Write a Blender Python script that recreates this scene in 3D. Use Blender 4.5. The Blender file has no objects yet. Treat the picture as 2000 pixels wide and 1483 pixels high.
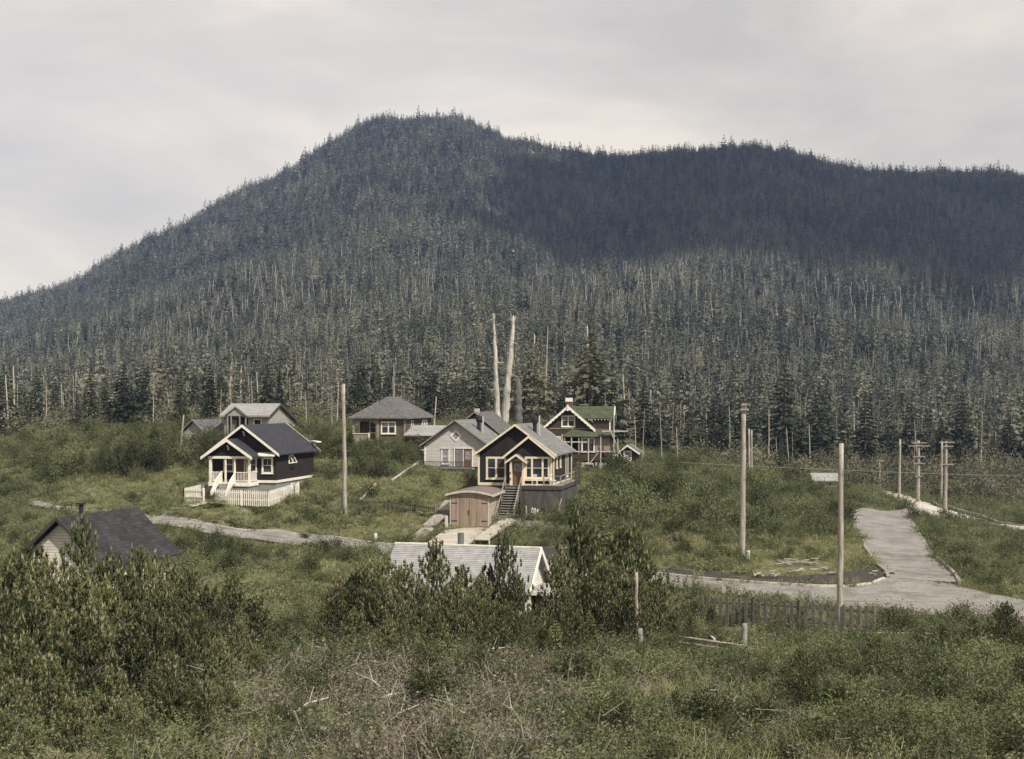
import bpy, math, random
import numpy as np
from mathutils import Vector, Matrix, noise as mnoise
random.seed(7); rng = np.random.default_rng(7)
SC = bpy.context.scene; COL = SC.collection
F = 2400.0; HOR = 790.0           # focal length and horizon row, in pixels of the 2000 px wide photograph
R = math.radians

# ------------------------------------------------------------------ tagging
def tag(o, label=None, cat=None, group=None, kind=None):
    if label: o['label'] = label
    if cat: o['category'] = cat
    if group: o['group'] = group
    if kind: o['kind'] = kind
    return o
def empty(name, loc, rz=0.0):
    o = bpy.data.objects.new(name, None); o.empty_display_size = .3
    o.location = loc; o.rotation_euler = (0, 0, rz); COL.objects.link(o); return o
def link(name, me, mat=None, parent=None, loc=None):
    o = bpy.data.objects.new(name, me); COL.objects.link(o)
    if mat is not None and not me.materials: me.materials.append(mat)
    if parent is not None: o.parent = parent
    if loc is not None: o.location = loc
    return o
def copy_tree(o, parent=None):
    c = o.copy(); COL.objects.link(c); c.parent = parent
    for ch in list(o.children): copy_tree(ch, c)
    return c

# ------------------------------------------------------------------ mesh builder
class MB:
    def __init__(s): s.v = []; s.f = []; s.cuts = []
    def add(s, vs, fs):
        n = len(s.v); s.cuts.append((n, len(s.f))); s.v += [tuple(p) for p in vs]; s.f += [tuple(i+n for i in f) for f in fs]; return s
    def box(s, x0, x1, y0, y1, z0, z1):
        return s.add([(x0,y0,z0),(x1,y0,z0),(x1,y1,z0),(x0,y1,z0),(x0,y0,z1),(x1,y0,z1),(x1,y1,z1),(x0,y1,z1)],
              [(0,3,2,1),(4,5,6,7),(0,1,5,4),(1,2,6,5),(2,3,7,6),(3,0,4,7)])
    def bar(s, p, q, w, h, up=(0,0,1)):
        p = Vector(p); q = Vector(q); d = (q-p).normalized(); u = Vector(up)
        if abs(d.dot(u)) > .98: u = Vector((0,1,0))
        a = d.cross(u).normalized()*w/2; b = a.cross(d).normalized()*h/2
        vs = [p-a-b, p+a-b, p+a+b, p-a+b, q-a-b, q+a-b, q+a+b, q-a+b]
        return s.add(vs, [(0,1,2,3),(7,6,5,4),(0,4,5,1),(1,5,6,2),(2,6,7,3),(3,7,4,0)])
    def tube(s, pts, rad, n=8, cap=True):
        pts = [Vector(p) for p in pts]; m = len(pts)
        if not hasattr(rad, '__len__'): rad = [rad]*m
        base = len(s.v); s.cuts.append((base, len(s.f)))
        for i, p in enumerate(pts):
            d = (pts[min(i+1, m-1)]-pts[max(i-1, 0)]).normalized()
            u = Vector((0,0,1)) if abs(d.z) < .9 else Vector((0,1,0))
            a = d.cross(u).normalized(); b = a.cross(d).normalized()
            for k in range(n):
                t = 2*math.pi*k/n
                s.v.append(tuple(p+(a*math.cos(t)+b*math.sin(t))*rad[i]))
        for i in range(m-1):
            for k in range(n):
                s.f.append((base+i*n+k, base+(i+1)*n+k, base+(i+1)*n+(k+1)%n, base+i*n+(k+1)%n))
        if cap:
            s.f.append(tuple(base+k for k in range(n))); s.f.append(tuple(base+(m-1)*n+k for k in reversed(range(n))))
        return s
    def ext(s, poly, y0, y1):          # polygon in (x,z) extruded along y
        n = len(poly); vs = [(x,y0,z) for x,z in poly]+[(x,y1,z) for x,z in poly]
        fs = [tuple(range(n)), tuple(reversed(range(n, 2*n)))]+[(i,(i+n),(i+1)%n+n,(i+1)%n) for i in range(n)]
        return s.add(vs, fs)
    def extx(s, poly, x0, x1):         # polygon in (y,z) extruded along x
        n = len(poly); vs = [(x0,y,z) for y,z in poly]+[(x1,y,z) for y,z in poly]
        fs = [tuple(range(n)), tuple(reversed(range(n, 2*n)))]+[(i,(i+n),(i+1)%n+n,(i+1)%n) for i in range(n)]
        return s.add(vs, fs)
    def pieces(s):
        c = s.cuts+[(len(s.v), len(s.f))]
        for (v0, f0), (v1, f1) in zip(c[:-1], c[1:]):
            m = MB(); m.v = s.v[v0:v1]; m.f = [tuple(i-v0 for i in f) for f in s.f[f0:f1]]; m.cuts = [(0,0)]; yield m
    def build(s, name, m, parent=None, smooth=False, loc=None):
        me = bpy.data.meshes.new(name); me.from_pydata(s.v, [], s.f); me.validate()
        if m is not None: me.materials.append(m)
        import bmesh
        b = bmesh.new(); b.from_mesh(me); bmesh.ops.recalc_face_normals(b, faces=b.faces); b.to_mesh(me); b.free()
        if smooth: me.polygons.foreach_set('use_smooth', [True]*len(me.polygons))
        return link(name, me, None, parent, loc)

# ------------------------------------------------------------------ materials
def newmat(name):
    m = bpy.data.materials.new(name); m.use_nodes = True; nt = m.node_tree; nt.nodes.clear()
    out = nt.nodes.new('ShaderNodeOutputMaterial'); return m, nt, out
def N(nt, t, **k):
    n = nt.nodes.new(t)
    for a, v in k.items(): setattr(n, a, v)
    return n
def L(nt, a, b): nt.links.new(a, b)
def rgba(c): return (c[0], c[1], c[2], 1)
def mixc(nt, fac, a, b, mode='MIX'):
    n = N(nt, 'ShaderNodeMix', data_type='RGBA', blend_type=mode)
    for sock, v in ((n.inputs[0], fac), (n.inputs[6], a), (n.inputs[7], b)):
        if isinstance(v, bpy.types.NodeSocket): L(nt, v, sock)
        elif isinstance(v, (tuple, list)): sock.default_value = rgba(v)
        else: sock.default_value = v
    return n.outputs[2]
def ramp(nt, fac, stops):
    n = N(nt, 'ShaderNodeValToRGB'); e = n.color_ramp.elements
    while len(e) < len(stops): e.new(.5)
    for i, (p, c) in enumerate(stops): e[i].position = p; e[i].color = rgba(c) if hasattr(c, '__len__') else (c,c,c,1)
    L(nt, fac, n.inputs[0]); return n.outputs[0]
def noise(nt, scale, detail=4, coord='Object', rough=.6, stretch=None, world=False):
    if world: c = N(nt, 'ShaderNodeNewGeometry').outputs['Position']
    else: c = N(nt, 'ShaderNodeTexCoord').outputs[coord]
    if stretch:
        mp = N(nt, 'ShaderNodeMapping'); mp.inputs['Scale'].default_value = stretch; L(nt, c, mp.inputs[0]); c = mp.outputs[0]
    n = N(nt, 'ShaderNodeTexNoise'); n.inputs['Scale'].default_value = scale; n.inputs['Detail'].default_value = detail
    n.inputs['Roughness'].default_value = rough; L(nt, c, n.inputs['Vector']); return n.outputs[0]
def scale_c(c, k): return tuple(min(1, x*k) for x in c)
def surf(name, base, rough=.85, var=.25, nscale=3.0, pattern=None, stretch=None, bump=.0, dirt=None, spec=.3):
    """pattern: None | ('boards', row) horizontal siding | ('shingle', row, width) | ('planks', width) vertical boards"""
    m, nt, out = newmat(name)
    p = N(nt, 'ShaderNodeBsdfPrincipled'); p.inputs['Roughness'].default_value = rough
    p.inputs['Specular IOR Level'].default_value = spec; L(nt, p.outputs[0], out.inputs[0])
    nz = noise(nt, nscale, 5, stretch=stretch)
    col = ramp(nt, nz, [(.3, scale_c(base, 1-var)), (.7, scale_c(base, 1+var))])
    if dirt:
        d = noise(nt, dirt[1], 6, rough=.7); f = ramp(nt, d, [(.52, 0.0), (.72, 1.0)])
        mm = N(nt, 'ShaderNodeMath', operation='MULTIPLY'); L(nt, f, mm.inputs[0]); mm.inputs[1].default_value = dirt[2]
        col = mixc(nt, mm.outputs[0], col, dirt[0])
    hgt = nz
    if pattern:
        tc = N(nt, 'ShaderNodeTexCoord'); sx = N(nt, 'ShaderNodeSeparateXYZ'); L(nt, tc.outputs['Object'], sx.inputs[0])
        ad = N(nt, 'ShaderNodeMath', operation='ADD'); L(nt, sx.outputs[0], ad.inputs[0]); L(nt, sx.outputs[1], ad.inputs[1])
        cb = N(nt, 'ShaderNodeCombineXYZ')
        br = N(nt, 'ShaderNodeTexBrick')
        br.inputs['Scale'].default_value = 1; br.inputs['Bias'].default_value = 0
        br.inputs['Color1'].default_value = (1,1,1,1)
        if pattern[0] == 'planks':
            L(nt, sx.outputs[2], cb.inputs[0]); L(nt, ad.outputs[0], cb.inputs[1])
            br.inputs['Brick Width'].default_value = 6; br.inputs['Row Height'].default_value = pattern[1]; ms = .012; v2 = .62
        elif pattern[0] == 'boards':
            L(nt, ad.outputs[0], cb.inputs[0]); L(nt, sx.outputs[2], cb.inputs[1])
            br.inputs['Brick Width'].default_value = 3.5; br.inputs['Row Height'].default_value = pattern[1]; ms = .014; v2 = .86
        elif pattern[0] == 'deck':     # boards laid along x, seen from above
            L(nt, sx.outputs[0], cb.inputs[0]); L(nt, sx.outputs[1], cb.inputs[1])
            br.inputs['Brick Width'].default_value = 4; br.inputs['Row Height'].default_value = pattern[1]; ms = .012; v2 = .72
        else:
            L(nt, ad.outputs[0], cb.inputs[0]); L(nt, sx.outputs[2], cb.inputs[1])
            br.inputs['Brick Width'].default_value = pattern[2]; br.inputs['Row Height'].default_value = pattern[1]; ms = .012; v2 = .6
        br.inputs['Color2'].default_value = (v2, v2, v2, 1); br.inputs['Mortar'].default_value = (.4,.4,.4,1)
        br.inputs['Mortar Size'].default_value = ms; br.inputs['Mortar Smooth'].default_value = .3
        L(nt, cb.outputs[0], br.inputs['Vector'])
        col = mixc(nt, 1.0, col, br.outputs[0], 'MULTIPLY')
        bp = N(nt, 'ShaderNodeBump'); bp.inputs['Strength'].default_value = .35; bp.inputs['Distance'].default_value = .02
        L(nt, br.outputs[0], bp.inputs['Height']); L(nt, bp.outputs[0], p.inputs['Normal'])
    elif bump:
        bp = N(nt, 'ShaderNodeBump'); bp.inputs['Strength'].default_value = .6; bp.inputs['Distance'].default_value = bump
        L(nt, hgt, bp.inputs['Height']); L(nt, bp.outputs[0], p.inputs['Normal'])
    L(nt, col, p.inputs['Base Color']); return m
def leafmat(name, c1, c2, c3=None, patch=.08, trans=.25, rough=1.0):
    """foliage: varies from plant to plant, leaf clump to leaf clump and over the ground"""
    m, nt, out = newmat(name)
    oi = N(nt, 'ShaderNodeObjectInfo')
    n1 = noise(nt, patch, 3, world=True); n2 = noise(nt, 2.2, 3, world=True)
    a = N(nt, 'ShaderNodeMath', operation='MULTIPLY_ADD'); L(nt, oi.outputs['Random'], a.inputs[0]); a.inputs[1].default_value = .85; nn = N(nt, 'ShaderNodeMath', operation='MULTIPLY_ADD'); L(nt, n2, nn.inputs[0]); nn.inputs[1].default_value = 1.1; nn.inputs[2].default_value = -.5; L(nt, nn.outputs[0], a.inputs[2])
    b = N(nt, 'ShaderNodeMath', operation='ADD'); L(nt, a.outputs[0], b.inputs[0]); L(nt, n1, b.inputs[1])
    c = N(nt, 'ShaderNodeMath', operation='MULTIPLY'); L(nt, b.outputs[0], c.inputs[0]); c.inputs[1].default_value = .5
    col = ramp(nt, c.outputs[0], [(.22, scale_c(c1, .75)), (.48, c2), (.80, c3 or c2)])
    d = N(nt, 'ShaderNodeBsdfDiffuse'); t = N(nt, 'ShaderNodeBsdfTranslucent'); x = N(nt, 'ShaderNodeMixShader')
    L(nt, col, d.inputs[0]); L(nt, col, t.inputs[0]); x.inputs[0].default_value = trans
    L(nt, d.outputs[0], x.inputs[1]); L(nt, t.outputs[0], x.inputs[2]); L(nt, x.outputs[0], out.inputs[0]); return m

M = {}
M['glass'] = surf('window_glass', (.03,.035,.042), .1, .9, 1.3, spec=.6)
M['glass_pale'] = surf('curtained_glass', (.22,.22,.24), .2, .5, 5, spec=.5)
M['dark'] = surf('opening_shade', (.012,.012,.014), .9, .2)  # near-black colour standing in for the shade inside open porches and windows
M['white'] = surf('white_paint', (.70,.66,.58), .6, .10, 5, dirt=((.36,.33,.27), 1.5, .7))
M['cream'] = surf('cream_paint', (.62,.55,.42), .6, .08, 5, dirt=((.35,.30,.22), 1.5, .5))
M['log'] = surf('weathered_split_wood', (.25,.225,.19), .95, .5, 2)
M['grey_wood'] = surf('weathered_wood', (.23,.215,.19), .9, .3, 6, stretch=(1,1,.15), bump=.01)
M['pale_wood'] = surf('bleached_wood', (.42,.39,.34), .9, .22, 5, stretch=(1,1,.2), bump=.01)
M['dark_wood'] = surf('dark_wood', (.055,.048,.042), .9, .35, 5)
M['pole_wood'] = surf('pole_wood', (.29,.26,.22), .95, .45, 3, stretch=(3,3,.22), bump=.03, dirt=((.08,.07,.06), 1.6, .85))
M['snag_wood'] = surf('bare_dead_wood', (.40,.36,.30), .95, .35, 3, stretch=(2,2,.2), bump=.03, dirt=((.12,.10,.085), 1.3, .6))
M['giant_wood'] = surf('weathered_giant_trunk', (.37,.345,.30), 1, .5, 2.2, stretch=(3,3,.16), bump=.08, dirt=((.10,.09,.08), 1.1, .9))
M['fence_wood'] = surf('old_grey_pickets', (.13,.12,.105), 1, .4, 5)
M['bark'] = surf('bark', (.085,.07,.055), 1, .4, 5, stretch=(2,2,.4), bump=.02)
M['dark_shingle_wall'] = surf('dark_brown_shingles', (.026,.021,.020), .9, .35, 1.5, ('shingle', .16, .14), dirt=((.052,.045,.040), .8, .5))
M['black_roof'] = surf('dark_slate_roofing', (.040,.040,.050), .85, .35, 2.5, ('shingle', .13, .3))
M['cottage_roof'] = surf('charcoal_shingle_roof', (.034,.033,.036), .85, .5, 1.2, ('shingle', .15, .35), dirt=((.06,.058,.05), 1.5, .6))
M['grey_roof'] = surf('grey_cedar_shingles', (.17,.165,.162), .9, .3, 2.5, ('boards', .15), dirt=((.085,.10,.055), .9, .6))
M['pale_roof'] = surf('silver_cedar_shingles', (.31,.305,.30), .9, .22, 2.5, ('boards', .085), dirt=((.20,.19,.185), 1.4, .6))
M['green_roof'] = surf('green_stained_shingles', (.080,.095,.056), .9, .3, 2.5, ('shingle', .14, .16), dirt=((.05,.07,.03), 1.2, .6))
M['hip_roof'] = surf('mossy_grey_shingles', (.135,.13,.13), .9, .35, 2, ('shingle', .14, .16), dirt=((.075,.085,.045), 1, .6))
M['white_siding'] = surf('white_clapboard', (.50,.475,.45), .7, .1, 3, ('boards', .14), dirt=((.30,.27,.24), .8, .4))
M['bright_siding'] = surf('bright_white_clapboard', (.66,.62,.55), .7, .08, 3, ('boards', .15), dirt=((.42,.38,.32), .8, .4))
M['tan_siding'] = surf('tan_clapboard', (.30,.25,.20), .8, .15, 3, ('boards', .14), dirt=((.18,.15,.11), .8, .4))
M['olive_siding'] = surf('olive_brown_clapboard', (.11,.088,.060), .8, .2, 3, ('boards', .14))
M['red_siding'] = surf('red_brown_clapboard', (.11,.069,.056), .8, .2, 3, ('boards', .14))
M['brown_shingle'] = surf('brown_cedar_wall', (.075,.053,.038), .85, .25, 3, ('shingle', .16, .14))
M['grey_siding'] = surf('grey_clapboard', (.34,.33,.29), .8, .15, 3, ('boards', .15))
M['foundation'] = surf('grey_green_foundation', (.19,.205,.19), .9, .15, 1.2, dirt=((.13,.14,.12), 2, .5))
M['concrete'] = surf('pale_concrete', (.44,.41,.37), .95, .15, 1.5, dirt=((.22,.20,.16), 1.2, .7), bump=.02)
M['garage_boards'] = surf('new_cedar_planks', (.30,.232,.178), .85, .2, 3, ('planks', .15), stretch=(1,1,.2))
M['garage_side'] = surf('new_cedar_siding', (.40,.33,.26), .85, .15, 3, ('boards', .2))
M['garage_roof'] = surf('brown_tar_paper', (.15,.115,.10), .9, .2, 2)
M['skirt_boards'] = surf('rough_skirting_planks', (.095,.085,.078), .95, .4, 3, ('planks', .22), stretch=(1,1,.2))
M['door_brown'] = surf('brown_door', (.13,.07,.045), .6, .2, 4)
M['door_grey'] = surf('grey_plank_door', (.21,.195,.19), .85, .2, 3, ('planks', .14))
M['metal'] = surf('grey_sheet_metal', (.12,.12,.115), .5, .2, 3, spec=.5)
M['soot'] = surf('black_stovepipe', (.015,.015,.016), .6, .2)
M['brick'] = surf('chimney_brick', (.17,.095,.075), .95, .2, 6, ('shingle', .08, .22))
M['rusty'] = surf('iron_hinge', (.045,.035,.03), .7, .3)
M['wire'] = surf('dull_wire', (.30,.30,.29), .6, .1)
M['deck'] = surf('grey_plank_deck', (.30,.27,.235), .9, .2, 3, ('deck', .2))
M['ramp'] = surf('pale_plank_walk', (.43,.385,.325), .9, .18, 3, ('deck', .22))

# ------------------------------------------------------------------ value noise
def vnoise(x, y, seed=0):
    x = np.asarray(x, float); y = np.asarray(y, float)
    xi = np.floor(x).astype(np.int64); yi = np.floor(y).astype(np.int64); fx = x-xi; fy = y-yi
    fx = fx*fx*(3-2*fx); fy = fy*fy*(3-2*fy)
    def h(a, b):
        n = (a*374761393+b*668265263+seed*1442695041) & 0xffffffff
        n = ((n ^ (n >> 13))*1274126177) & 0xffffffff
        return ((n ^ (n >> 16)) & 0xffff)/65535.0
    return (h(xi,yi)*(1-fx)+h(xi+1,yi)*fx)*(1-fy)+(h(xi,yi+1)*(1-fx)+h(xi+1,yi+1)*fx)*fy
def fbm(x, y, seed=0, o=4):
    s = 0; a = .5
    for i in range(o): s = s+a*vnoise(x*2**i, y*2**i, seed+i); a *= .5
    return s

# ------------------------------------------------------------------ terrain height
def W3(px, py, Y): return ((px-1000)/F*Y, Y, (HOR-py)/F*Y)
ctrl = [(0,0,-4),(-30,0,-4.5),(30,0,-4.5),(0,-30,-2),(-40,-30,-2),(40,-30,-2),(0,10,-5.2),(-20,15,-5.9),(20,15,-5.9),(-90,20,-8),(90,20,-8)]
for p in [(0,1483,26),(500,1483,26),(1000,1483,27),(1500,1483,27),(2000,1483,27),
 (100,1350,38),(500,1350,36),(1000,1330,38),(1500,1330,39),(1900,1330,40),(-400,1350,36),(2400,1350,36),
 (1250,1285,46),(1450,1262,50),(1540,1240,57),(1700,1240,57),(1250,1262,50),(500,1260,48),(800,1240,50),(1050,1240,50),
 (200,1200,62),(60,1190,62),(350,1185,62),(920,1235,65),(1040,1235,64),(780,1215,66),(-300,1180,62),
 (330,1020,108),(500,1045,100),(600,1056,97),(760,1075,92),(900,1087,88),(1100,1112,82),(1300,1138,77),(1450,1155,73),
 (1600,1170,70),(1750,1165,71),(1900,1170,70),(2050,1175,70),(200,1005,114),(0,990,122),(-300,975,130),
 (400,1100,85),(600,1090,83),(600,1130,72),(500,1200,58),(1640,1200,65),(1500,1190,66),(1800,1215,62),(1950,1230,58),(2200,1235,57),
 (1760,1100,85),(1740,1050,103),(1715,1003,135),(1600,995,140),(1880,1060,100),(1850,1020,135),(2050,1060,105),
 (1850,1003,145),(1910,1015,140),(1800,988,165),(1720,968,185),(1900,972,185),(2000,1030,135),(2200,1000,150),
 (1450,1095,82),(1600,1100,80),(1350,1110,80),(1650,1050,92),(1250,1010,98),(1450,1010,100),(1350,960,115),(1250,950,115),
 (1550,960,125),(1500,940,140),(1300,925,135),(1620,960,140),(1600,945,155),(1000,1005,102),(1080,1003,103),(1120,965,112),
 (950,975,106),(890,925,116),(850,935,112),(960,900,125),(750,960,106),(720,920,115),(680,1010,99),(850,1000,100),(820,1060,91),
 (925,1028,97),(870,1015,98),(985,1015,98),(421,981,101.2),(472,984,100.8),(524,986,100.3),(583,968,106),(359,978,102.8),(400,979,102),(450,975,105),(407,967,108),(600,958,109),(400,975,107),(500,942,116),(640,950,108),(560,880,124),
 (250,960,112),(150,940,118),(250,890,130),(50,900,130),(400,880,130),(100,860,155),(-300,900,130),(500,850,135),(370,855,140),(590,850,140),
 (740,868,125),(820,875,124),(760,855,140),(1110,918,132),(1180,918,134),(1230,928,138),(1130,890,150),(970,835,165),(1050,850,165),
 (200,848,180),(400,838,172),(700,832,175),(-400,860,190),(1300,900,190),(1600,930,200),(1850,938,200),(2300,940,200),
 (200,840,230),(600,822,230),(1000,840,230),(1400,890,235),(1850,915,235),(2300,915,235),(-400,850,235)]:
    ctrl.append(W3(*p))
CP = np.array(ctrl)
def _phi(r): return r
_D = np.sqrt(((CP[:,None,:2]-CP[None,:,:2])**2).sum(-1))
_n = len(CP); _A = np.zeros((_n+3,_n+3)); _A[:_n,:_n] = _phi(_D)-np.eye(_n)*.35
_A[:_n,_n] = 1; _A[:_n,_n+1:] = CP[:,:2]; _A[_n,:_n] = 1; _A[_n+1:,:_n] = CP[:,:2].T
_W = np.linalg.solve(_A, np.concatenate([CP[:,2],[0,0,0]]))
MPX = np.array([-900,-500,0,100,300,500,740,900,1000,1100,1200,1480,1700,1900,2500,2900.])
MY = np.array([200,300,450,600,800,1000,1200,1400,1800.])
MT = np.array([
 [880,845,805,780,755,740,725,715,735],
 [870,838,800,770,740,720,700,690,710],
 [850,820,783,740,694,654,625,607,640],
 [842,812,766,724,676,636,604,580,615],
 [835,800,745,692,632,575,525,482,540],
 [830,788,724,658,582,508,438,378,450],
 [832,788,716,642,544,436,330,249,340],
 [838,795,720,640,550,440,330,246,340],
 [842,805,730,645,562,480,370,284,350],
 [855,815,738,645,555,530,400,312,380],
 [865,825,745,642,538,548,425,321,390],
 [900,848,762,642,500,520,400,303,380],
 [918,868,782,662,528,548,430,350,420],
 [925,878,800,690,568,580,450,345,420],
 [925,880,800,700,600,590,480,380,450],
 [925,880,800,700,610,600,490,400,460.]])
def Hm(X, Y):
    Yc = np.clip(Y, 200, 1800); px = np.clip(1000+F*X/Yc, -900, 2899)
    i = np.clip(np.searchsorted(MPX, px)-1, 0, len(MPX)-2); t = (px-MPX[i])/(MPX[i+1]-MPX[i]); t = t*t*(3-2*t)*.5+t*.5
    lY = np.log(Yc); lM = np.log(MY); j = np.clip(np.searchsorted(lM, lY)-1, 0, len(MY)-2); s = (lY-lM[j])/(lM[j+1]-lM[j])
    s2 = s*s*(3-2*s)*.4+s*.6
    py = (MT[i,j]*(1-t)+MT[i+1,j]*t)*(1-s2)+(MT[i,j+1]*(1-t)+MT[i+1,j+1]*t)*s2
    z = (HOR-py)/F*Yc
    amp = np.clip((Yc-260)/500, 0, 1)*np.clip((1500-Yc)/300, .15, 1)
    z = z+amp*((fbm(X/170, Y/260, 11)-.47)*46+(fbm(X/45, Y/60, 5)-.47)*14)
    return z
# skyline of the wooded mountain in the photograph, tree tops included
SKX = [-900,-300,0,80,180,250,330,420,500,560,600,660,740,800,880,960,1050,1100,1200,1300,1380,1440,1520,1600,1680,1750,1850,1900,2000,2900]
SKY = [700,650,597,560,525,490,410,372,340,312,290,246,219,218,226,250,282,296,306,313,300,288,288,308,336,331,324,331,338,380]
def H(X, Y):
    X = np.atleast_1d(np.asarray(X, float)).ravel(); Y = np.atleast_1d(np.asarray(Y, float)).ravel()
    out = np.zeros(len(X))
    for s in range(0, len(X), 20000):
        x = X[s:s+20000]; y = Y[s:s+20000]
        xc = np.clip(x, -160, 160); yc = np.clip(y, -40, 260)
        r = np.sqrt((xc[:,None]-CP[None,:,0])**2+(yc[:,None]-CP[None,:,1])**2)
        z = r@_W[:_n]+_W[_n]+xc*_W[_n+1]+yc*_W[_n+2]
        z = z+(fbm(x/3.1, y/3.1, 3, 3)-.44)*.35
        w = np.clip((y-190)/90, 0, 1); w = w*w*(3-2*w)
        out[s:s+20000] = z*(1-w)+Hm(x, np.maximum(y, 200))*w
    return out
def h1(x, y): return float(H([x],[y])[0])
_Ys = np.concatenate([np.arange(6, 260, .25)])
def G(px, py, lift=0.0):
    """the point of the ground seen at this place of the photograph"""
    z = H((px-1000)/F*_Ys, _Ys)
    hit = np.nonzero((HOR-py)/F*_Ys < z)[0]
    Y = _Ys[hit[0]] if len(hit) else _Ys[-1]
    return Vector(((px-1000)/F*Y, Y, h1((px-1000)/F*Y, Y)+lift))

# ------------------------------------------------------------------ ground and mountain sheets
def grid_mesh(name, P, nx, ny, mat):
    idx = np.arange(nx*ny).reshape(ny, nx)
    q = np.stack([idx[:-1,:-1], idx[:-1,1:], idx[1:,1:], idx[1:,:-1]], -1).reshape(-1, 4)
    me = bpy.data.meshes.new(name); me.vertices.add(len(P)); me.vertices.foreach_set('co', P.astype(np.float32).ravel())
    me.loops.add(q.size); me.loops.foreach_set('vertex_index', q.ravel().astype(np.int32))
    me.polygons.add(len(q)); me.polygons.foreach_set('loop_start', (np.arange(len(q))*4).astype(np.int32))
    me.polygons.foreach_set('loop_total', np.full(len(q), 4, np.int32)); me.update(calc_edges=True)
    me.polygons.foreach_set('use_smooth', np.ones(len(q), bool)); me.materials.append(mat)
    return link(name, me)
def ground_mat():
    m, nt, out = newmat('rough_grassy_soil')
    p = N(nt, 'ShaderNodeBsdfPrincipled'); p.inputs['Roughness'].default_value = 1; p.inputs['Specular IOR Level'].default_value = .1
    a = noise(nt, .25, 6, world=True); b = noise(nt, 2.5, 5, world=True)
    c1 = ramp(nt, a, [(.35, (.085,.085,.045)), (.55, (.125,.125,.065)), (.75, (.12,.105,.072))])
    c2 = ramp(nt, b, [(.3, .55), (.7, 1.35)])
    L(nt, mixc(nt, 1.0, c1, c2, 'MULTIPLY'), p.inputs['Base Color'])
    bp = N(nt, 'ShaderNodeBump'); bp.inputs['Strength'].default_value = .8; bp.inputs['Distance'].default_value = .15
    L(nt, b, bp.inputs['Height']); L(nt, bp.outputs[0], p.inputs['Normal']); L(nt, p.outputs[0], out.inputs[0]); return m
def build_land():
    gx = np.concatenate([np.arange(-300,-150,12), np.arange(-150,-90,3), np.arange(-90,90,1.25), np.arange(90,150,3), np.arange(150,301,12)])
    gy = np.concatenate([np.arange(-60,20,4), np.arange(20,200,1.25), np.arange(200,283,3)])
    X, Y = np.meshgrid(gx, gy); P = np.stack([X.ravel(), Y.ravel(), H(X.ravel(), Y.ravel())], -1)
    g = grid_mesh('ground', P, len(gx), len(gy), ground_mat()); tag(g, kind='structure')
    u = np.linspace(-.78, .78, 420); ys = np.geomspace(272, 1790, 260)
    U, YY = np.meshgrid(u, ys); XX = U*YY
    P = np.stack([XX.ravel(), YY.ravel(), H(XX.ravel(), YY.ravel())-.1*(YY.ravel() < 285)], -1)
    m = grid_mesh('mountain', P, len(u), len(ys), surf('forest_floor', (.025,.028,.020), 1, .4, .05)); tag(m, kind='structure')
build_land()

# ------------------------------------------------------------------ roads
POLYS = []            # footprints where nothing may grow
def road(name, pairs, mat, lift, cross=8, sub=5, veg=True, thick=.0):
    A = [G(*p[0]) for p in pairs]; B = [G(*p[1]) for p in pairs]
    a2 = []; b2 = []
    for i in range(len(A)-1):
        for k in range(sub): t = k/sub; a2.append(A[i].lerp(A[i+1], t)); b2.append(B[i].lerp(B[i+1], t))
    a2.append(A[-1]); b2.append(B[-1])
    if veg:
        rr = random.Random(len(pairs)); e = [a.lerp(b, rr.uniform(0,.05)) for a, b in zip(a2, b2)]; g = [b.lerp(a, rr.uniform(0,.05)) for a, b in zip(a2, b2)]
        POLYS.append(np.array([(v.x, v.y) for v in e]+[(v.x, v.y) for v in reversed(g)]))
    P = []
    for a, b in zip(a2, b2):
        for k in range(cross+1): v = a.lerp(b, k/cross); P.append((v.x, v.y))
    P = np.array(P); z = H(P[:,0], P[:,1])
    Z = z.reshape(-1, cross+1); Z = (Z+Z.mean(1, keepdims=True))/2; z = np.maximum(Z.ravel(), z)+lift
    o = grid_mesh(name, np.column_stack([P, z]), cross+1, len(a2), mat)
    tag(o, kind='structure'); return a2, b2, Z[:,0]+lift
def road_mat():
    m, nt, out = newmat('worn_roadway'); p = N(nt, 'ShaderNodeBsdfPrincipled'); p.inputs['Roughness'].default_value = .95; p.inputs['Specular IOR Level'].default_value = .2
    n1 = noise(nt, 7, 4, world=True); n2 = noise(nt, .5, 5, world=True, rough=.7); n3 = noise(nt, .9, 3, world=True, stretch=(.25,3.2,1))
    c = ramp(nt, n1, [(.3, (.155,.145,.135)), (.7, (.285,.267,.245))])
    f = ramp(nt, n2, [(.46, 0.0), (.66, .75)]); c = mixc(nt, f, c, (.105,.095,.080))
    f = ramp(nt, n3, [(.54, 0.0), (.64, .55)]); c = mixc(nt, f, c, (.085,.078,.070)); L(nt, c, p.inputs['Base Color'])
    bp = N(nt, 'ShaderNodeBump'); bp.inputs['Strength'].default_value = .7; bp.inputs['Distance'].default_value = .03; L(nt, n1, bp.inputs['Height']); L(nt, bp.outputs[0], p.inputs['Normal'])
    L(nt, p.outputs[0], out.inputs[0]); return m
M['road'] = road_mat()
M['gravel'] = surf('pale_gravel', (.42,.385,.34), 1, .15, 2.5, dirt=((.27,.25,.2), .3, .5))
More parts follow.
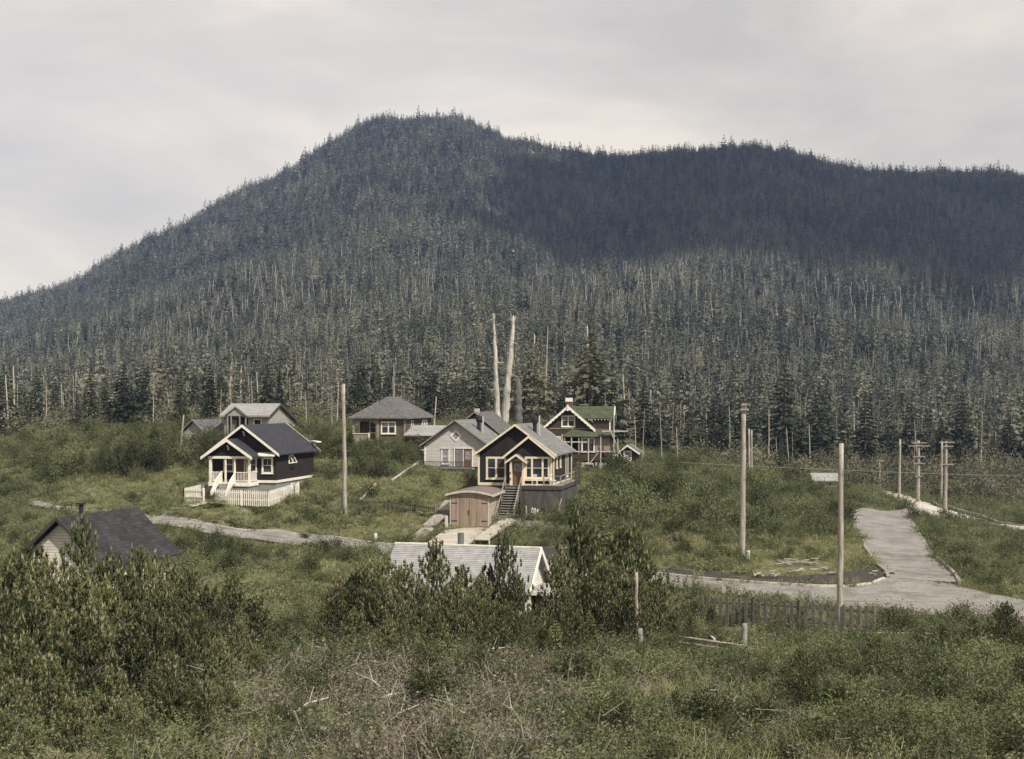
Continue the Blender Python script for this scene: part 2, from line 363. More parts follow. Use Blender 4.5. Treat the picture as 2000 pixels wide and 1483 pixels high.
pr = [((-350,962),(-350,968)),((-100,972),(-100,980)),((120,992),(115,1000)),((230,1004),(220,1014)),((300,1013),(290,1028)),((400,1025),(395,1047)),((500,1038),(495,1058)),((600,1048),(595,1068)),
      ((700,1059),(695,1079)),((780,1069),(775,1088)),((900,1084),(895,1103)),((1000,1095),(995,1115)),((1150,1110),(1145,1132)),
      ((1300,1126),(1298,1151)),((1400,1137),(1398,1161)),((1500,1145),(1498,1174)),((1600,1151),(1598,1188)),((1660,1150),(1660,1195)),
      ((1700,1145),(1702,1200)),((1733,1132),(1740,1204)),((1790,1130),(1800,1210)),((1860,1145),(1860,1215)),((1940,1166),(1940,1224)),((2050,1190),(2050,1238)),((2300,1200),(2300,1250))]
ra, rb, rz = road('road', pr, M['road'], .10)
pr2 = [((1655,1003),(1772,1006)),((1664,1020),(1782,1020)),((1676,1045),(1797,1045)),((1688,1070),(1812,1070)),((1702,1092),(1828,1092)),
       ((1716,1108),(1848,1112)),((1734,1124),(1866,1130)),((1734,1133),(1874,1145))]
sa, sb, sz = road('side_road', pr2, M['road'], .125)
pr3 = [((1712,964),(1716,971)),((1740,967),(1745,979)),((1765,974),(1772,990)),((1795,984),(1775,1004)),((1830,993),(1795,1013)),
       ((1865,1001),(1850,1018)),((1890,1008),(1885,1020)),((1920,1016),(1920,1026)),((2000,1036),(2000,1050))]
ta, tb, tz = road('gravel_road', pr3, M['gravel'], .15)
road('far_road', [((1765,966),(1765,969.5)),((1820,967),(1820,971)),((1885,970),(1885,976))], M['gravel'], .2)
def kerb(name, pts, zs, label, w=.16, h=.16, mat=None, off=0.0):
    mb = MB()
    for i in range(len(pts)-1):
        p = Vector((pts[i].x, pts[i].y, zs[i]+h*.35)); q = Vector((pts[i+1].x, pts[i+1].y, zs[i+1]+h*.35))
        mb.bar(p, q, w, h)
    o = mb.build(name, mat or M['pale_wood']); return tag(o, label, 'kerb')
k0 = 4*5
kerb('timber_kerb', ra[k0:19*5], rz[k0:19*5], 'long pale timber kerb along the uphill edge of the main road', .18, .2)
kerb('timber_kerb', sa[3*5:], sz[3*5:], 'timber kerb along the left edge of the side road', .18, .2, M['grey_wood'])
kerb('timber_kerb', sb[4*5:], [h1(v.x, v.y)+.12 for v in sb[4*5:]], 'timber kerb on the right edge of the side road by the ditch', .2, .24, M['grey_wood'])
kerb('timber_kerb', ta[2*5:], [h1(v.x, v.y)+.3 for v in ta[2*5:]], 'low timber rail along the upper edge of the gravel road', .2, .3, M['grey_wood'])
# bank of bare soil above the road
M['soil'] = surf('dark_bare_soil', (.040,.034,.030), 1, .4, 3, bump=.05, dirt=((.075,.06,.05), 1.5, .6))
road('soil_bank', [((1290,1112),(1290,1124)),((1350,1117),(1350,1130)),((1450,1126),(1450,1140)),((1560,1128),(1560,1146)),((1640,1122),(1640,1148)),((1700,1112),(1700,1143)),((1712,1104),(1726,1128))], M['soil'], .05, 3, 5, True)
road('bare_patch', [((1040,1072),(1045,1098)),((1090,1074),(1090,1100)),((1120,1076),(1118,1096))], M['soil'], .05, 4, 5, True)
road('dirt_patch', [((1000,1018),(985,1030)),((1050,1019),(1040,1034)),((1075,1024),(1065,1034))], surf('path_dirt', (.13,.115,.10), 1, .3, 2, bump=.04), .05, 4, 5, True)
# ------------------------------------------------------------------ building helpers
EACH = {'post','rafter_tail','newel_post','porch_post','deck_post','stringer','door_casing','handrail','porch_beam','porch_trim','mail_box','entry_wall','porch_fascia','tread','landing','retaining_wall'}
class House:
    """local frame: x along the front to the right, y away from the camera, z up; z = 0 is the floor, f = depth of the footing below it"""
    def __init__(s, name, label, cat, X, Y, floor, rot, f, W, D, group=None, foot=True):
        s.f = f; s.root = empty(name, (X, Y, floor-f), R(rot)); tag(s.root, label, cat, group); s.W = W; s.D = D
        s.mx = Matrix.Translation((X, Y, floor)) @ Matrix.Rotation(R(rot), 4, 'Z')
        if foot: s.keep(-.5, W+.5, -.4, D+.5)
    def keep(s, x0, x1, y0, y1):
        POLYS.append(np.array([tuple((s.mx @ Vector((x, y, 0))).xy) for x, y in ((x0,y0),(x1,y0),(x1,y1),(x0,y1))]))
    def put(s, mb, name, mat, parent=None, label=None, smooth=False):
        if name in EACH and len(mb.cuts) > 1:
            for m_ in mb.pieces(): o = s.put(m_, name, mat, parent, label, smooth)
            return o
        o = mb.build(name, mat, parent or s.root, smooth)
        if parent is None: o.location = (0, 0, s.f)
        if label: o['label'] = label
        return o
    def world(s, x, y, z=0): return s.mx @ Vector((x, y, z))
    # a rectangle on a wall: side 'f' front wall at y=p, 'r' right wall at x=p, 'l' left wall at x=p
    def T(s, side, p):
        if side == 'f': return lambda u, v, n: (u, p-n, v)
        if side == 'r': return lambda u, v, n: (p+n, u, v)
        return lambda u, v, n: (p-n, u, v)
    def wbox(s, mb, T, u0, u1, v0, v1, n0, n1):
        a = T(u0, v0, n0); b = T(u1, v1, n1)
        return mb.box(min(a[0],b[0]), max(a[0],b[0]), min(a[1],b[1]), max(a[1],b[1]), min(a[2],b[2]), max(a[2],b[2]))
    def window(s, side, p, u0, u1, v0, v1, frame=None, fw=.11, mull=(), bars=(), glass=None, sill=True, upper=None, hood=False, name='window'):
        """u0..u1, v0..v1 is the outside of the casing; mull: u positions of posts; bars: v positions; upper=(v, nx, ny): small panes above v"""
        T = s.T(side, p); fm = frame or M['white']; mb = MB()
        s.wbox(mb, T, u0, u0+fw, v0, v1, 0, .06); s.wbox(mb, T, u1-fw, u1, v0, v1, 0, .06)
        s.wbox(mb, T, u0+fw, u1-fw, v1-fw, v1, 0, .057); s.wbox(mb, T, u0+fw, u1-fw, v0, v0+fw*.8, 0, .057)
        if sill: s.wbox(mb, T, u0-.04, u1+.04, v0-.05, v0-.002, 0, .11)
        if hood: s.wbox(mb, T, u0-.06, u1+.06, v1+.002, v1+.05, 0, .12)
        for u in mull: s.wbox(mb, T, u-fw*.5, u+fw*.5, v0+fw*.8, v1-fw, 0, .054)
        for v in bars: s.wbox(mb, T, u0+fw, u1-fw, v-.022, v+.022, 0, .035)
        if upper:
            vv, nx, ny = upper; posts = [u0+fw]+[u for u in mull]+[u1-fw]
            for a, b in zip(posts[:-1], posts[1:]):
                a2 = a+(fw*.5 if a != u0+fw else 0); b2 = b-(fw*.5 if b != u1-fw else 0)
                for k in range(1, nx): u = a2+(b2-a2)*k/nx; s.wbox(mb, T, u-.016, u+.016, vv, v1-fw, 0, .03)
                for k in range(0, ny): v = vv+(v1-fw-vv)*k/ny; s.wbox(mb, T, a2, b2, v-.016, v+.016, 0, .028)
        w = s.put(mb, name, fm)
        g = MB(); s.wbox(g, T, u0+fw, u1-fw, v0+fw*.8, v1-fw, .001, .018)
        g.build('pane', glass or M['glass'], w)
        return w
    def corner(s, x, y, z0, z1, w=.12, mat=None, name='corner_board'):
        return s.put(MB().box(x-w/2, x+w/2, y-w/2, y+w/2, z0, z1), name, mat or M['white'])
    def walls(s, mat, W, D, z0, z1, zr=None, x0=0, y0=0, name='wall', xc=None):
        """box of walls with gable peaks at front and back when zr is given"""
        xc = x0+W/2 if xc is None else xc
        mb = MB()
        if zr: mb.ext([(x0,z0),(x0+W,z0),(x0+W,z1),(xc,zr),(x0,z1)], y0, y0+D)
        else: mb.box(x0, x0+W, y0, y0+D, z0, z1)
        return s.put(mb, name, mat)
    def gable(s, mat, xL, zL, xc, zr, xR, zR, y0, y1, t=.10, fascia=None, name='roof', fw=.18, back=True):
        r = s.put(MB().ext([(xL,zL),(xc,zr),(xR,zR),(xR,zR+t),(xc,zr+t*1.2),(xL,zL+t)], y0, y1), name, mat)
        if fascia:
            for yy in ((y0-.045, y0-.002),) + (((y1+.002, y1+.045),) if back else ()):
                mb = MB()
                mb.ext([(xL-.02,zL-fw+t),(xc,zr-fw+t*1.2),(xR+.02,zR-fw+t),(xR+.02,zR+t+.02),(xc,zr+t*1.2+.02),(xL-.02,zL+t+.02)], *yy)
                b = mb.build('bargeboard', fascia, r)
        return r
def picket_fence(name, label, cat, pts, h, mat, pitch=.17, pw=.085, group=None, post_h=None, pointed=True, rails=True, gaps=0):
    """pts: world points along the foot"""
    p0 = Vector(pts[0]); root = empty(name, p0); tag(root, label, cat, group)
    pk = MB(); rl = MB(); ps = MB()
    for a, b in zip(pts[:-1], pts[1:]):
        a = Vector(a)-p0; b = Vector(b)-p0; d = b-a; Ln = d.xy.length; dirn = Vector((d.x, d.y, 0)).normalized(); nrm = Vector((dirn.y, -dirn.x, 0))
        n = max(1, int(Ln/pitch))
        for i in range(n+1):
            if gaps and random.random() < gaps: continue
            c = a+d*(i/n); w = dirn*pw/2; t = nrm*.012; jj = random.uniform(-.02, .02); hh = h+jj
            gz = min(0, h1(c.x+p0.x, c.y+p0.y)-.04-(c.z+p0.z)); dn = Vector((0,0,max(gz, -.22)))
            q = [c-w+dn, c+w+dn, c+w+Vector((0,0,hh-(.07 if pointed else 0))), c+Vector((0,0,hh)), c-w+Vector((0,0,hh-(.07 if pointed else 0)))]
            off = nrm*.045
            vs = [p+off-t for p in q]+[p+off+t for p in q]
            pk.add(vs, [(0,1,2,3,4),(9,8,7,6,5)]+[(k,k+5,(k+1)%5+5,(k+1)%5) for k in range(5)])
        if rails:
            for z in (.25*h, .78*h): rl.bar(a+Vector((0,0,z)), b+Vector((0,0,z)), .04, .08)
        for c in (a, b): ps.bar(c-Vector((0,0,.6)), c+Vector((0,0,post_h or h*1.02)), .10, .10)
        m_ = int(Ln/2.2)
        for k in range(1, m_): c = a+d*(k/m_); ps.bar(c-Vector((0,0,.3)), c+Vector((0,0,h*.95)), .08, .08)
    pk.build('pickets', mat, root)
    for q in rl.pieces(): q.build('rail', mat, root)
    for q in ps.pieces(): q.build('post', mat, root)
    return root
def pipe(H_, x, y, z0, z1, r, mat, name='stovepipe', cap=True):
    mb = MB().tube([(x,y,z0),(x,y,z1)], r, 12)
    if cap: mb.tube([(x,y,z1+.02),(x,y,z1+.06),(x,y,z1+.16)], [r*.6, r*1.7, .02], 12)
    return H_.put(mb, name, mat, smooth=False)

# ------------------------------------------------------------------ dark bungalow with the white picket fence (left)
h = House('dark_bungalow', 'dark brown shingled bungalow with cream trim and a small gabled front porch behind white pickets', 'house', -26.1, 107.2, -6.70, -11.5, 1.9, 5.9, 9.0)
h.keep(-.2, 5, -5, 0)
h.walls(M['dark_shingle_wall'], 5.9, 9, .12, 2.60, 4.78)
h.put(MB().box(.05, 5.85, .05, 8.95, -1.9, -.06), 'foundation', M['foundation'])
h.put(MB().box(-.06, 5.96, -.06, 9.06, -.08, .14), 'water_table', M['white'])
h.gable(M['black_roof'], -.45, 2.30, 2.95, 4.80, 6.35, 2.30, -.55, 9.45, .12, M['white'], fw=.22)
rt = MB()
for i in range(17): y = -.1+i*.57; rt.box(5.92, 6.30, y, y+.08, 2.36, 2.46)
h.put(rt, 'rafter_tail', M['white'])
h.put(MB().bar((2.95,-.35,4.35),(2.95,-.05,4.1),.1,.1).bar((2.95,-.06,4.3),(2.95,-.06,3.95),.09,.09), 'eave_bracket', M['white'])
h.put(MB().bar((6.55,8.6,3.2),(5.6,9.5,3.25),.5,.1).bar((6.0,9.0,3.15),(6.0,9.0,2.8),.12,.12), 'rear_vent_hood', M['white'])
# porch
px0, px1, pd = .55, 4.25, 1.9
h.put(MB().box(px0, px1, -pd, -.07, -.1, .04), 'porch_floor', M['grey_wood'])
h.put(MB().box(px0-.04, px1+.04, -pd-.05, -pd-.002, -.28, .06).box(px1+.002, px1+.05, -pd, -.09, -.28, .06), 'porch_trim', M['white'])
h.put(MB().box(px0+.05, px1-.05, -pd+.05, -.02, -1.9, -.29), 'porch_foundation', M['foundation'])
gb = h.gable(M['black_roof'], px0-.55, 2.10, 2.35, 3.62, px1+.40, 2.10, -pd-.45, .6, .11, M['white'], fw=.24, back=False)
h.put(MB().ext([(px0-.02,2.28),(px1+.02,2.28),(px1-.1,2.42),(2.35,3.58),(px0+.1,2.42)], -pd, -pd+.1), 'porch_gable', M['dark_shingle_wall'])
h.put(MB().box(px0-.1, px1+.1, -pd-.04, -pd+.14, 2.06, 2.275).box(px1-.05, px1+.12, -pd+.16, -.01, 2.06, 2.275), 'porch_beam', M['white'])
rt = MB()
for i in range(4): y = -pd+.1+i*.5; rt.box(px1+.13, px1+.36, y, y+.07, 2.06, 2.14)
h.put(rt, 'rafter_tail', M['white'])
h.put(MB().bar((2.35,-pd-.3,3.2),(2.35,-pd-.02,2.95),.1,.1).bar((2.35,-pd-.05,3.1),(2.35,-pd-.05,2.8),.09,.09), 'eave_bracket', M['white'])
for x in (px0+.08, 2.03, 2.87, px1-.08):
    w = .2 if x in (px0+.08, px1-.08) else .13
    h.put(MB().box(x-w/2, x+w/2, -pd+.02, -pd+.02+w, .045, 2.055), 'post', M['white'])
def rail(H_, a, b, z0=.0, hgt=.85, mat=None, n=None, name='railing', top=.07):
    a = Vector(a); b = Vector(b); mb = MB(); up = Vector((0,0,1))
    mb.bar(a+up*hgt, b+up*hgt, top, top*.9).bar(a+up*.12, b+up*.12, .05, .06)
    k = n or int((b-a).length/.13)
    for i in range(1, k): c = a.lerp(b, i/k); mb.bar(c+up*.12, c+up*hgt, .035, .035)
    return H_.put(mb, name, mat or M['white'])
rail(h, (px0+.2,-pd+.1,.04), (1.65,-pd+.1,.04)); rail(h, (2.95,-pd+.1,.04), (px1-.2,-pd+.1,.04)); rail(h, (px1-.08,-pd+.25,.04), (px1-.08,-.1,.04))
rail(h, (px0+.08,-pd+.25,.04), (px0+.08,-.1,.04))
h.put(MB().box(1.6,1.72,-pd,-pd+.12,.045,1.0).box(2.83,2.95,-pd-.1,-pd+.01,.045,1.0), 'newel_post', M['white'])
st = MB()
for i in range(7): st.box(1.72, 2.85, -pd-.07-.27*(i+1), -pd-.055-.27*i, -.1-.2*(i+1), -.02-.2*i-.04)
h.put(st, 'front_steps', M['grey_wood'])
for x in (1.62, 2.93):
    sd = MB().ext([(0,0)]*0 or [(x-.05,-1.9),(x+.05,-1.9),(x+.05,-.3),(x-.05,-.3)], -pd-.5, -pd-.06)
    sd = MB().extx([(-pd-.06,.62),(-pd-.06,.86),(-pd-.9,.35),(-pd-1.75,-.55),(-pd-1.95,-.65),(-pd-1.95,-1.0),(-pd-1.7,-.9),(-pd-.9,-.35),(-pd-.5,-.12),(-pd-.06,-.05)], x-.05, x+.05)
    h.put(sd, 'stair_rail', M['white'])
h.window('f', 0, 1.0, 1.95, .85, 2.05, bars=(1.45,), upper=(1.5, 2, 1))
h.window('f', 0, 3.1, 4.1, .85, 2.05, bars=(1.45,))
h.put(MB().box(2.12, 2.92, -.05, -.001, .045, 2.02), 'front_door', M['door_brown'])
h.put(MB().box(2.0, 2.11, -.08, -.001, .045, 2.15).box(2.93, 3.04, -.08, -.001, .045, 2.15), 'door_casing', M['white'])
h.window('f', 0, 4.55, 5.6, .72, 2.15, bars=(1.42,), upper=(1.44, 2, 1), fw=.17)
hd = MB().add([(4.1,-.62,2.22),(5.95,-.62,2.22),(5.95,-.002,2.40),(4.35,-.002,2.40),(4.1,-.62,2.32),(5.95,-.62,2.32),(5.95,-.002,2.55),(4.35,-.002,2.55)], [(0,3,2,1),(4,5,6,7),(0,1,5,4),(1,2,6,5),(2,3,7,6),(3,0,4,7)])
h.put(hd, 'window_hood', M['white'])
w = h.window('r', 5.9, 2.75, 3.75, 1.45, 2.25, fw=.13, glass=M['dark'], sill=False)
sw = MB().bar((5.98,2.85,2.18),(6.35,2.80,1.55),.06,.05).bar((5.98,3.65,2.18),(6.35,3.60,1.55),.06,.05).bar((6.35,2.8,1.55),(6.35,3.62,1.55),.07,.07).bar((6.0,2.85,2.15),(6.0,3.65,2.15),.06,.06)
sw.build('open_sash', M['white'], w)
h.window('r', 5.85, 3.4, 4.15, -1.05, -.32, fw=.1, mull=(3.775,), bars=(-.68,), sill=False)
# fence round the bungalow
Yf = lambda px, py, Y: Vector(((px-1000)/F*Y, Y, (HOR-py)/F*Y))
def fpts(*a): return [Yf(*p) for p in a]
picket_fence('picket_fence', 'white picket fence in front of the dark bungalow, turning back along its right side', 'fence', fpts((421,980,101.3),(524,984,100.3),(583,966,106)), 1.05, M['white'])
picket_fence('picket_fence', 'short white picket fence left of the bungalow steps, sloping back to the porch', 'fence', fpts((398,977,102),(359,976,103),(407,965,108)), .98, M['white'])
# path and three wooden steps down to the road
pb = MB(); a = G(415, 981, .10); b = G(372, 992, .10)
pb.bar(a, b, 1.0, .08); o = pb.build('board_path', M['pale_wood']); tag(o, 'short board path running from the bungalow fence gap to the steps', 'path')
st = MB(); a = G(358, 990); b = G(331, 1012)
for i in range(4): c = a.lerp(b, i/3); st.bar(c+Vector((-.75,.2,.12)), c+Vector((.75,-.2,.12)), .38, .1)
st.bar(a+Vector((-.7,.2,-.05)), b+Vector((-.7,.2,-.05)), .08, .2); st.bar(a+Vector((.7,-.2,-.05)), b+Vector((.7,-.2,-.05)), .08, .2)
tag(st.build('wooden_steps', M['grey_wood']), 'four open wooden steps climbing from the road towards the dark bungalow', 'steps')

# ------------------------------------------------------------------ black cottage on stilts with deck (centre)
h = House('stilted_cottage', 'dark brown cottage with cream trim on tall plank skirting, wraparound deck and central porch gable', 'house', -2.8, 104, -6.72, -12, 2.7, 6.4, 9.2)
h.keep(2.4, 7.8, -2, 9); h.keep(2.5, 4.2, -5, 0)
h.walls(M['dark_shingle_wall'], 6.4, 9.2, .1, 2.62, 4.92)
h.put(MB().box(-.05, 6.45, -.05, 9.25, -.12, .12), 'base_board', M['cream'])
h.put(MB().box(.08, 6.3, .08, 9.1, -2.7, -.125), 'basement_wall', M['skirt_boards'])
h.gable(M['grey_roof'], -.35, 2.38, 3.2, 4.92, 6.75, 2.38, -.45, 9.6, .12, M['cream'], fw=.17)
for x in (-.0, 6.4): h.corner(x, 0, -.1, 2.5, .15, M['cream'])
h.corner(6.4, 9.2, -.1, 2.5, .13, M['cream'])
# projecting bay with its own gable
h.put(MB().ext([(2.6,.1),(6.34,.1),(6.34,2.45),(4.5,3.95),(2.6,2.45)], -.7, -.02), 'bay_wall', M['dark_shingle_wall'])
h.gable(M['grey_roof'], 2.32, 2.25, 4.5, 3.98, 6.70, 2.25, -1.1, .9, .11, M['cream'], fw=.2, back=False, name='bay_roof')
h.put(MB().box(2.6, 6.38, -.74, -.702, -.12, .1), 'bay_base_board', M['cream'])
h.corner(6.33, -.68, .1, 2.4, .12, M['cream'])
h.window('f', 0, .62, 2.38, .42, 2.30, frame=M['cream'], fw=.17, mull=(1.5,), bars=(1.36,))
h.window('f', -.7, 4.12, 6.22, .55, 2.36, frame=M['cream'], fw=.16, mull=(4.72, 5.62), bars=(1.42,))
h.put(MB().box(4.05, 6.3, -.9, -.705, .36, .48), 'flower_shelf', M['cream'])
# entry vestibule
h.put(MB().box(2.95, 3.12, -1.35, -.72, .0, 1.98).box(3.98, 4.12, -1.35, -.72, .0, 1.98).box(3.121, 3.979, -.86, -.71, .0, 2.2), 'entry_wall', M['cream'])
h.gable(M['grey_roof'], 2.62, 1.86, 3.54, 2.50, 4.46, 1.86, -1.62, -.6, .08, M['cream'], fw=.17, back=False, name='entry_roof')
d = h.put(MB().box(3.16, 3.94, -1.0, -.9, .02, 1.96), 'front_door', M['door_brown'])
g = MB()
for i in range(3):
    for j in range(2): g.box(3.25+i*.21, 3.42+i*.21, -1.015, -1.001, 1.15+j*.36, 1.46+j*.36)
g.build('pane', M['glass_pale'], d); MB().tube([(3.84,-1.06,.98),(3.84,-1.0,.98)], .03, 8).build('door_knob', M['rusty'], d)
h.put(MB().box(2.98,3.05,-1.42,-1.355,.45,.62).box(2.98,3.05,-1.42,-1.355,.95,1.1), 'mail_box', M['rusty'])
# windows of the right wall
for y0, y1, v0 in ((1.3,1.8,1.3),(3.1,3.6,1.3),(6.1,7.3,.3)): h.window('r', 6.4, y0, y1, v0, 2.3, frame=M['cream'], fw=.12)
# deck
h.put(MB().box(2.55, 7.35, -1.75, -.745, -.14, -.005).box(6.46, 7.35, -.744, 7.5, -.14, -.005), 'deck', M['deck'])
h.put(MB().box(2.5, 7.4, -1.82, -1.752, -.30, .02).box(7.352, 7.42, -1.75, 7.5, -.30, .02), 'deck_edge', M['dark_wood'])
sk = MB()
x = 3.9
while x < 7.3:
    w = random.uniform(.17, .26); zz = -2.75+random.uniform(-.05,.05); sk.box(x, x+w-.015, -1.72-random.uniform(0,.03), -1.68, zz, -.305); x += w
y = -1.6
while y < 6.5:
    w = random.uniform(.17, .26); sk.box(7.26, 7.30+random.uniform(0,.03), y, y+w-.015, -2.7+.13*(y+1.6), -.305); y += w
h.put(sk, 'plank_skirting', M['skirt_boards'])
ps = MB()
for (x, y) in ((7.3,-1.7),(7.3,1),(7.3,3.5),(7.3,7.3),(5.9,-1.7)): ps.box(x-.05, x+.05, y-.05, y+.05, -.0, .85)
for x,y,x2,y2 in ((6.2,-1.7,7.3,-1.7),(7.3,-1.7,7.3,7.3)):
    ps.bar((x,y,.82),(x2,y2,.82),.08,.05).bar((x,y,.42),(x2,y2,.42),.05,.04)
h.put(ps, 'deck_railing', M['grey_wood'])
ps = MB()
for y in (5.2,6.0,6.8,7.4): ps.box(7.42,7.5,y,y+.09,-.3,1.15)
h.put(ps, 'deck_post', M['dark_wood'])
# stairs
st = MB(); n = 13
for i in range(n):
    y = -1.85-i*.235; z = -.16-i*.19; st.box(2.75, 4.0, y-.26, y, z-.05, z)
h.put(st, 'tread', M['grey_wood'])
st = MB()
for x in (2.72, 4.03): st.bar((x,-1.8,-.12),(x,-1.85-n*.235,-.12-n*.19),.05,.26)
h.put(st, 'stringer', M['dark_wood'])
st = MB()
for x in (2.70, 4.05):
    st.bar((x,-1.8,.75),(x,-1.85-n*.235,.75-n*.19),.06,.09)
    for t in (0,.5,1): st.bar((x,-1.82-t*(n-.3)*.235,-.1-t*(n-.3)*.19),(x,-1.82-t*(n-.3)*.235,.75-t*(n-.3)*.19),.07,.07)
h.put(st, 'handrail', M['grey_wood'])
h.put(MB().box(2.6,4.1,-5.7,-4.95,-2.75,-2.62).box(2.65,2.75,-5.6,-5.5,-3.3,-2.75).box(3.95,4.05,-5.6,-5.5,-3.3,-2.75).box(2.5,3.95,-4.9,-4.7,-2.5,-2.40), 'landing', M['pale_wood'])
# stovepipe with a round hood
mb = MB().tube([(4.2,3.2,4.1),(4.2,3.2,5.0)], .17, 10)
mb.tube([(4.2,3.2,5.0),(4.2,3.2,5.35),(4.2,3.2,5.62),(4.2,3.2,5.8)], [.2,.3,.27,.06], 10); h.put(mb, 'stovepipe', M['soot'])
h.put(MB().box(4.55,4.67,3.14,3.26,3.7,5.75), 'vent_post', M['pale_wood'])
# chairs and table on the deck (things of their own)
def deck_chair(H_, x, y, rz, label, name='deck_chair'):
    p = H_.world(x, y, 0.0); t = empty(name, p, R(rz)); tag(t, label, 'chair', 'chairs on the cottage deck')
    MB().box(-.21,.21,-.2,.2,.42,.46).build('seat', M['white'], t)
    b = MB()
    for i in range(5): b.box(-.19+i*.085,-.15+i*.085,.17,.2,.461,.85)
    b.box(-.22,.22,.165,.205,.851,.92); b.build('backrest', M['white'], t)
    for sx in (-.19,.19):
        for sy in (-.18,.18): MB().tube([(sx*1.1,sy*1.1,0),(sx,sy,.415)], .022, 6).build('leg', M['white'], t)
    MB().bar((-.19,-.19,.2),(.19,-.19,.2),.025,.025).build('stretcher', M['white'], t)
deck_chair(h, 5.05, -1.25, 170, 'white slatted chair standing on the deck under the triple window')
deck_chair(h, 6.55, -1.2, 60, 'white chair at the right corner of the deck, turned sideways')
# clutter at the foot of the skirting
for i, (x, y, lb) in enumerate(((4.35,-2.5,'pale split board leaning at the foot of the stairs'),(5.1,-2.6,'bundle of pale sticks left of the middle of the skirting'),(5.5,-2.5,'pale forked branch leaning on the plank skirting'))):
    b = h.world(x, y, 0); z = h1(b.x, b.y); m_ = MB()
    for k in range(3 if i else 2): m_.bar((b.x+random.uniform(-.3,.3), b.y+random.uniform(-.1,.1), z), (b.x+random.uniform(-.3,.3), b.y+.4, z+random.uniform(.5,.85)), .09, .05)
    tag(m_.build('scrap_timber', M['pale_wood']), lb, 'scrap wood')
b = h.world(6.9, -2.0, 0); z = h1(b.x, b.y)
tag(MB().bar((b.x+.1,b.y,z),(b.x+.5,b.y+.2,z+1.5),.14,.04).bar((b.x+.55,b.y,z+.1),(b.x+.3,b.y+.2,z+.9),.1,.04).build('loose_boards', M['pale_wood']), 'two broken pale boards leaning at the right corner of the skirting', 'scrap wood')

# ------------------------------------------------------------------ garage and its driveway
h = House('plank_garage', 'small new plank garage with double doors and a shallow curved brown roof', 'garage', -4.85, 97, -9.62, -10, .3, 3.05, 5.0)
arc = [(-.38+i*(3.81)/12, 2.42+.34*math.sin(math.pi*(.04+.92*i/12))) for i in range(13)]
h.put(MB().ext([(0,-.3),(3.05,-.3),(3.05,2.46)]+[(3.05-i*3.05/8, 2.42+.34*math.sin(math.pi*(.12+.76*(8-i)/8))) for i in range(1,8)]+[(0,2.46)], 0, 5), 'wall', M['garage_side'])
rf = h.put(MB().ext(arc+[(x,z+.09) for x,z in reversed(arc)], -.28, 5.3), 'roof', M['garage_roof'])
MB().ext([(x,z-.06) for x,z in arc]+[(x,z+.1) for x,z in reversed(arc)], -.33, -.285).build('fascia', M['pale_wood'], rf)
MB().box(3.432,3.47,-.28,5.3,2.36,2.54).build('fascia', M['pale_wood'], rf)
for x0, x1, hx in ((.08,1.50,.10),(1.53,2.97,2.5)):
    d = h.put(MB().box(x0, x1, -.07, -.002, .03, 2.25), 'door', M['garage_boards'])
    for z in (.45, 1.85): MB().box(hx, hx+.46, -.095, -.072, z-.035, z+.035).build('hinge', M['rusty'], d)
h.put(MB().box(1.44,1.5,-.12,-.072,.95,1.3), 'latch', M['rusty'])
h.put(MB().box(0,3.05,-.04,-.001,2.27,2.45), 'door_header', M['garage_boards'])
for x in (0.0, 3.05): h.put(MB().box(x-.05,x+.05,-.055,-.003,-.2,2.26), 'corner_board', M['pale_wood'])
dr = MB(); A = h.world(-.1,-.1,-.02); B = h.world(3.15,-.1,-.02); C_ = h.world(2.9,-8.2,-.62); D_ = h.world(-.2,-8.0,-.62)
dr.add([A,B,C_,D_]+[v-Vector((0,0,.14)) for v in (A,B,C_,D_)], [(0,1,2,3),(7,6,5,4),(0,4,5,1),(1,5,6,2),(2,6,7,3),(3,7,4,0)])
o = dr.build('driveway', M['ramp']); tag(o, kind='structure'); POLYS.append(np.array([tuple(v.xy) for v in (A,B,C_,D_)]))
# boardwalk right of the garage
bw = MB(); P1 = h.world(3.7,2.2,.45); P2 = h.world(3.35,-7.2,-.15); P3 = h.world(4.45,-7.2,-.15); P4 = h.world(5.0,2.2,.45)
bw.add([P1,P4,P3,P2]+[v-Vector((0,0,.1)) for v in (P1,P4,P3,P2)], [(0,1,2,3),(7,6,5,4),(0,4,5,1),(1,5,6,2),(2,6,7,3),(3,7,4,0)])
POLYS.append(np.array([tuple(v.xy) for v in (P1,P2,P3,P4)]))
t = empty('boardwalk', P2-Vector((0,0,.6))); tag(t, 'sloping pale plank boardwalk between the garage and the bushes, open underneath at its lower end', 'boardwalk')
o = bw.build('planking', M['ramp'], t); o.location = -t.location
sp = MB()
for v in (P1.lerp(P2,.97), P3.lerp(P4,.03), P3.lerp(P4,.5), P1.lerp(P2,.5)): sp = MB().bar(v-Vector((0,0,1.0)), v-Vector((0,0,.1)), .12, .12); o = sp.build('support_post', M['pale_wood'], t); o.location = -t.location
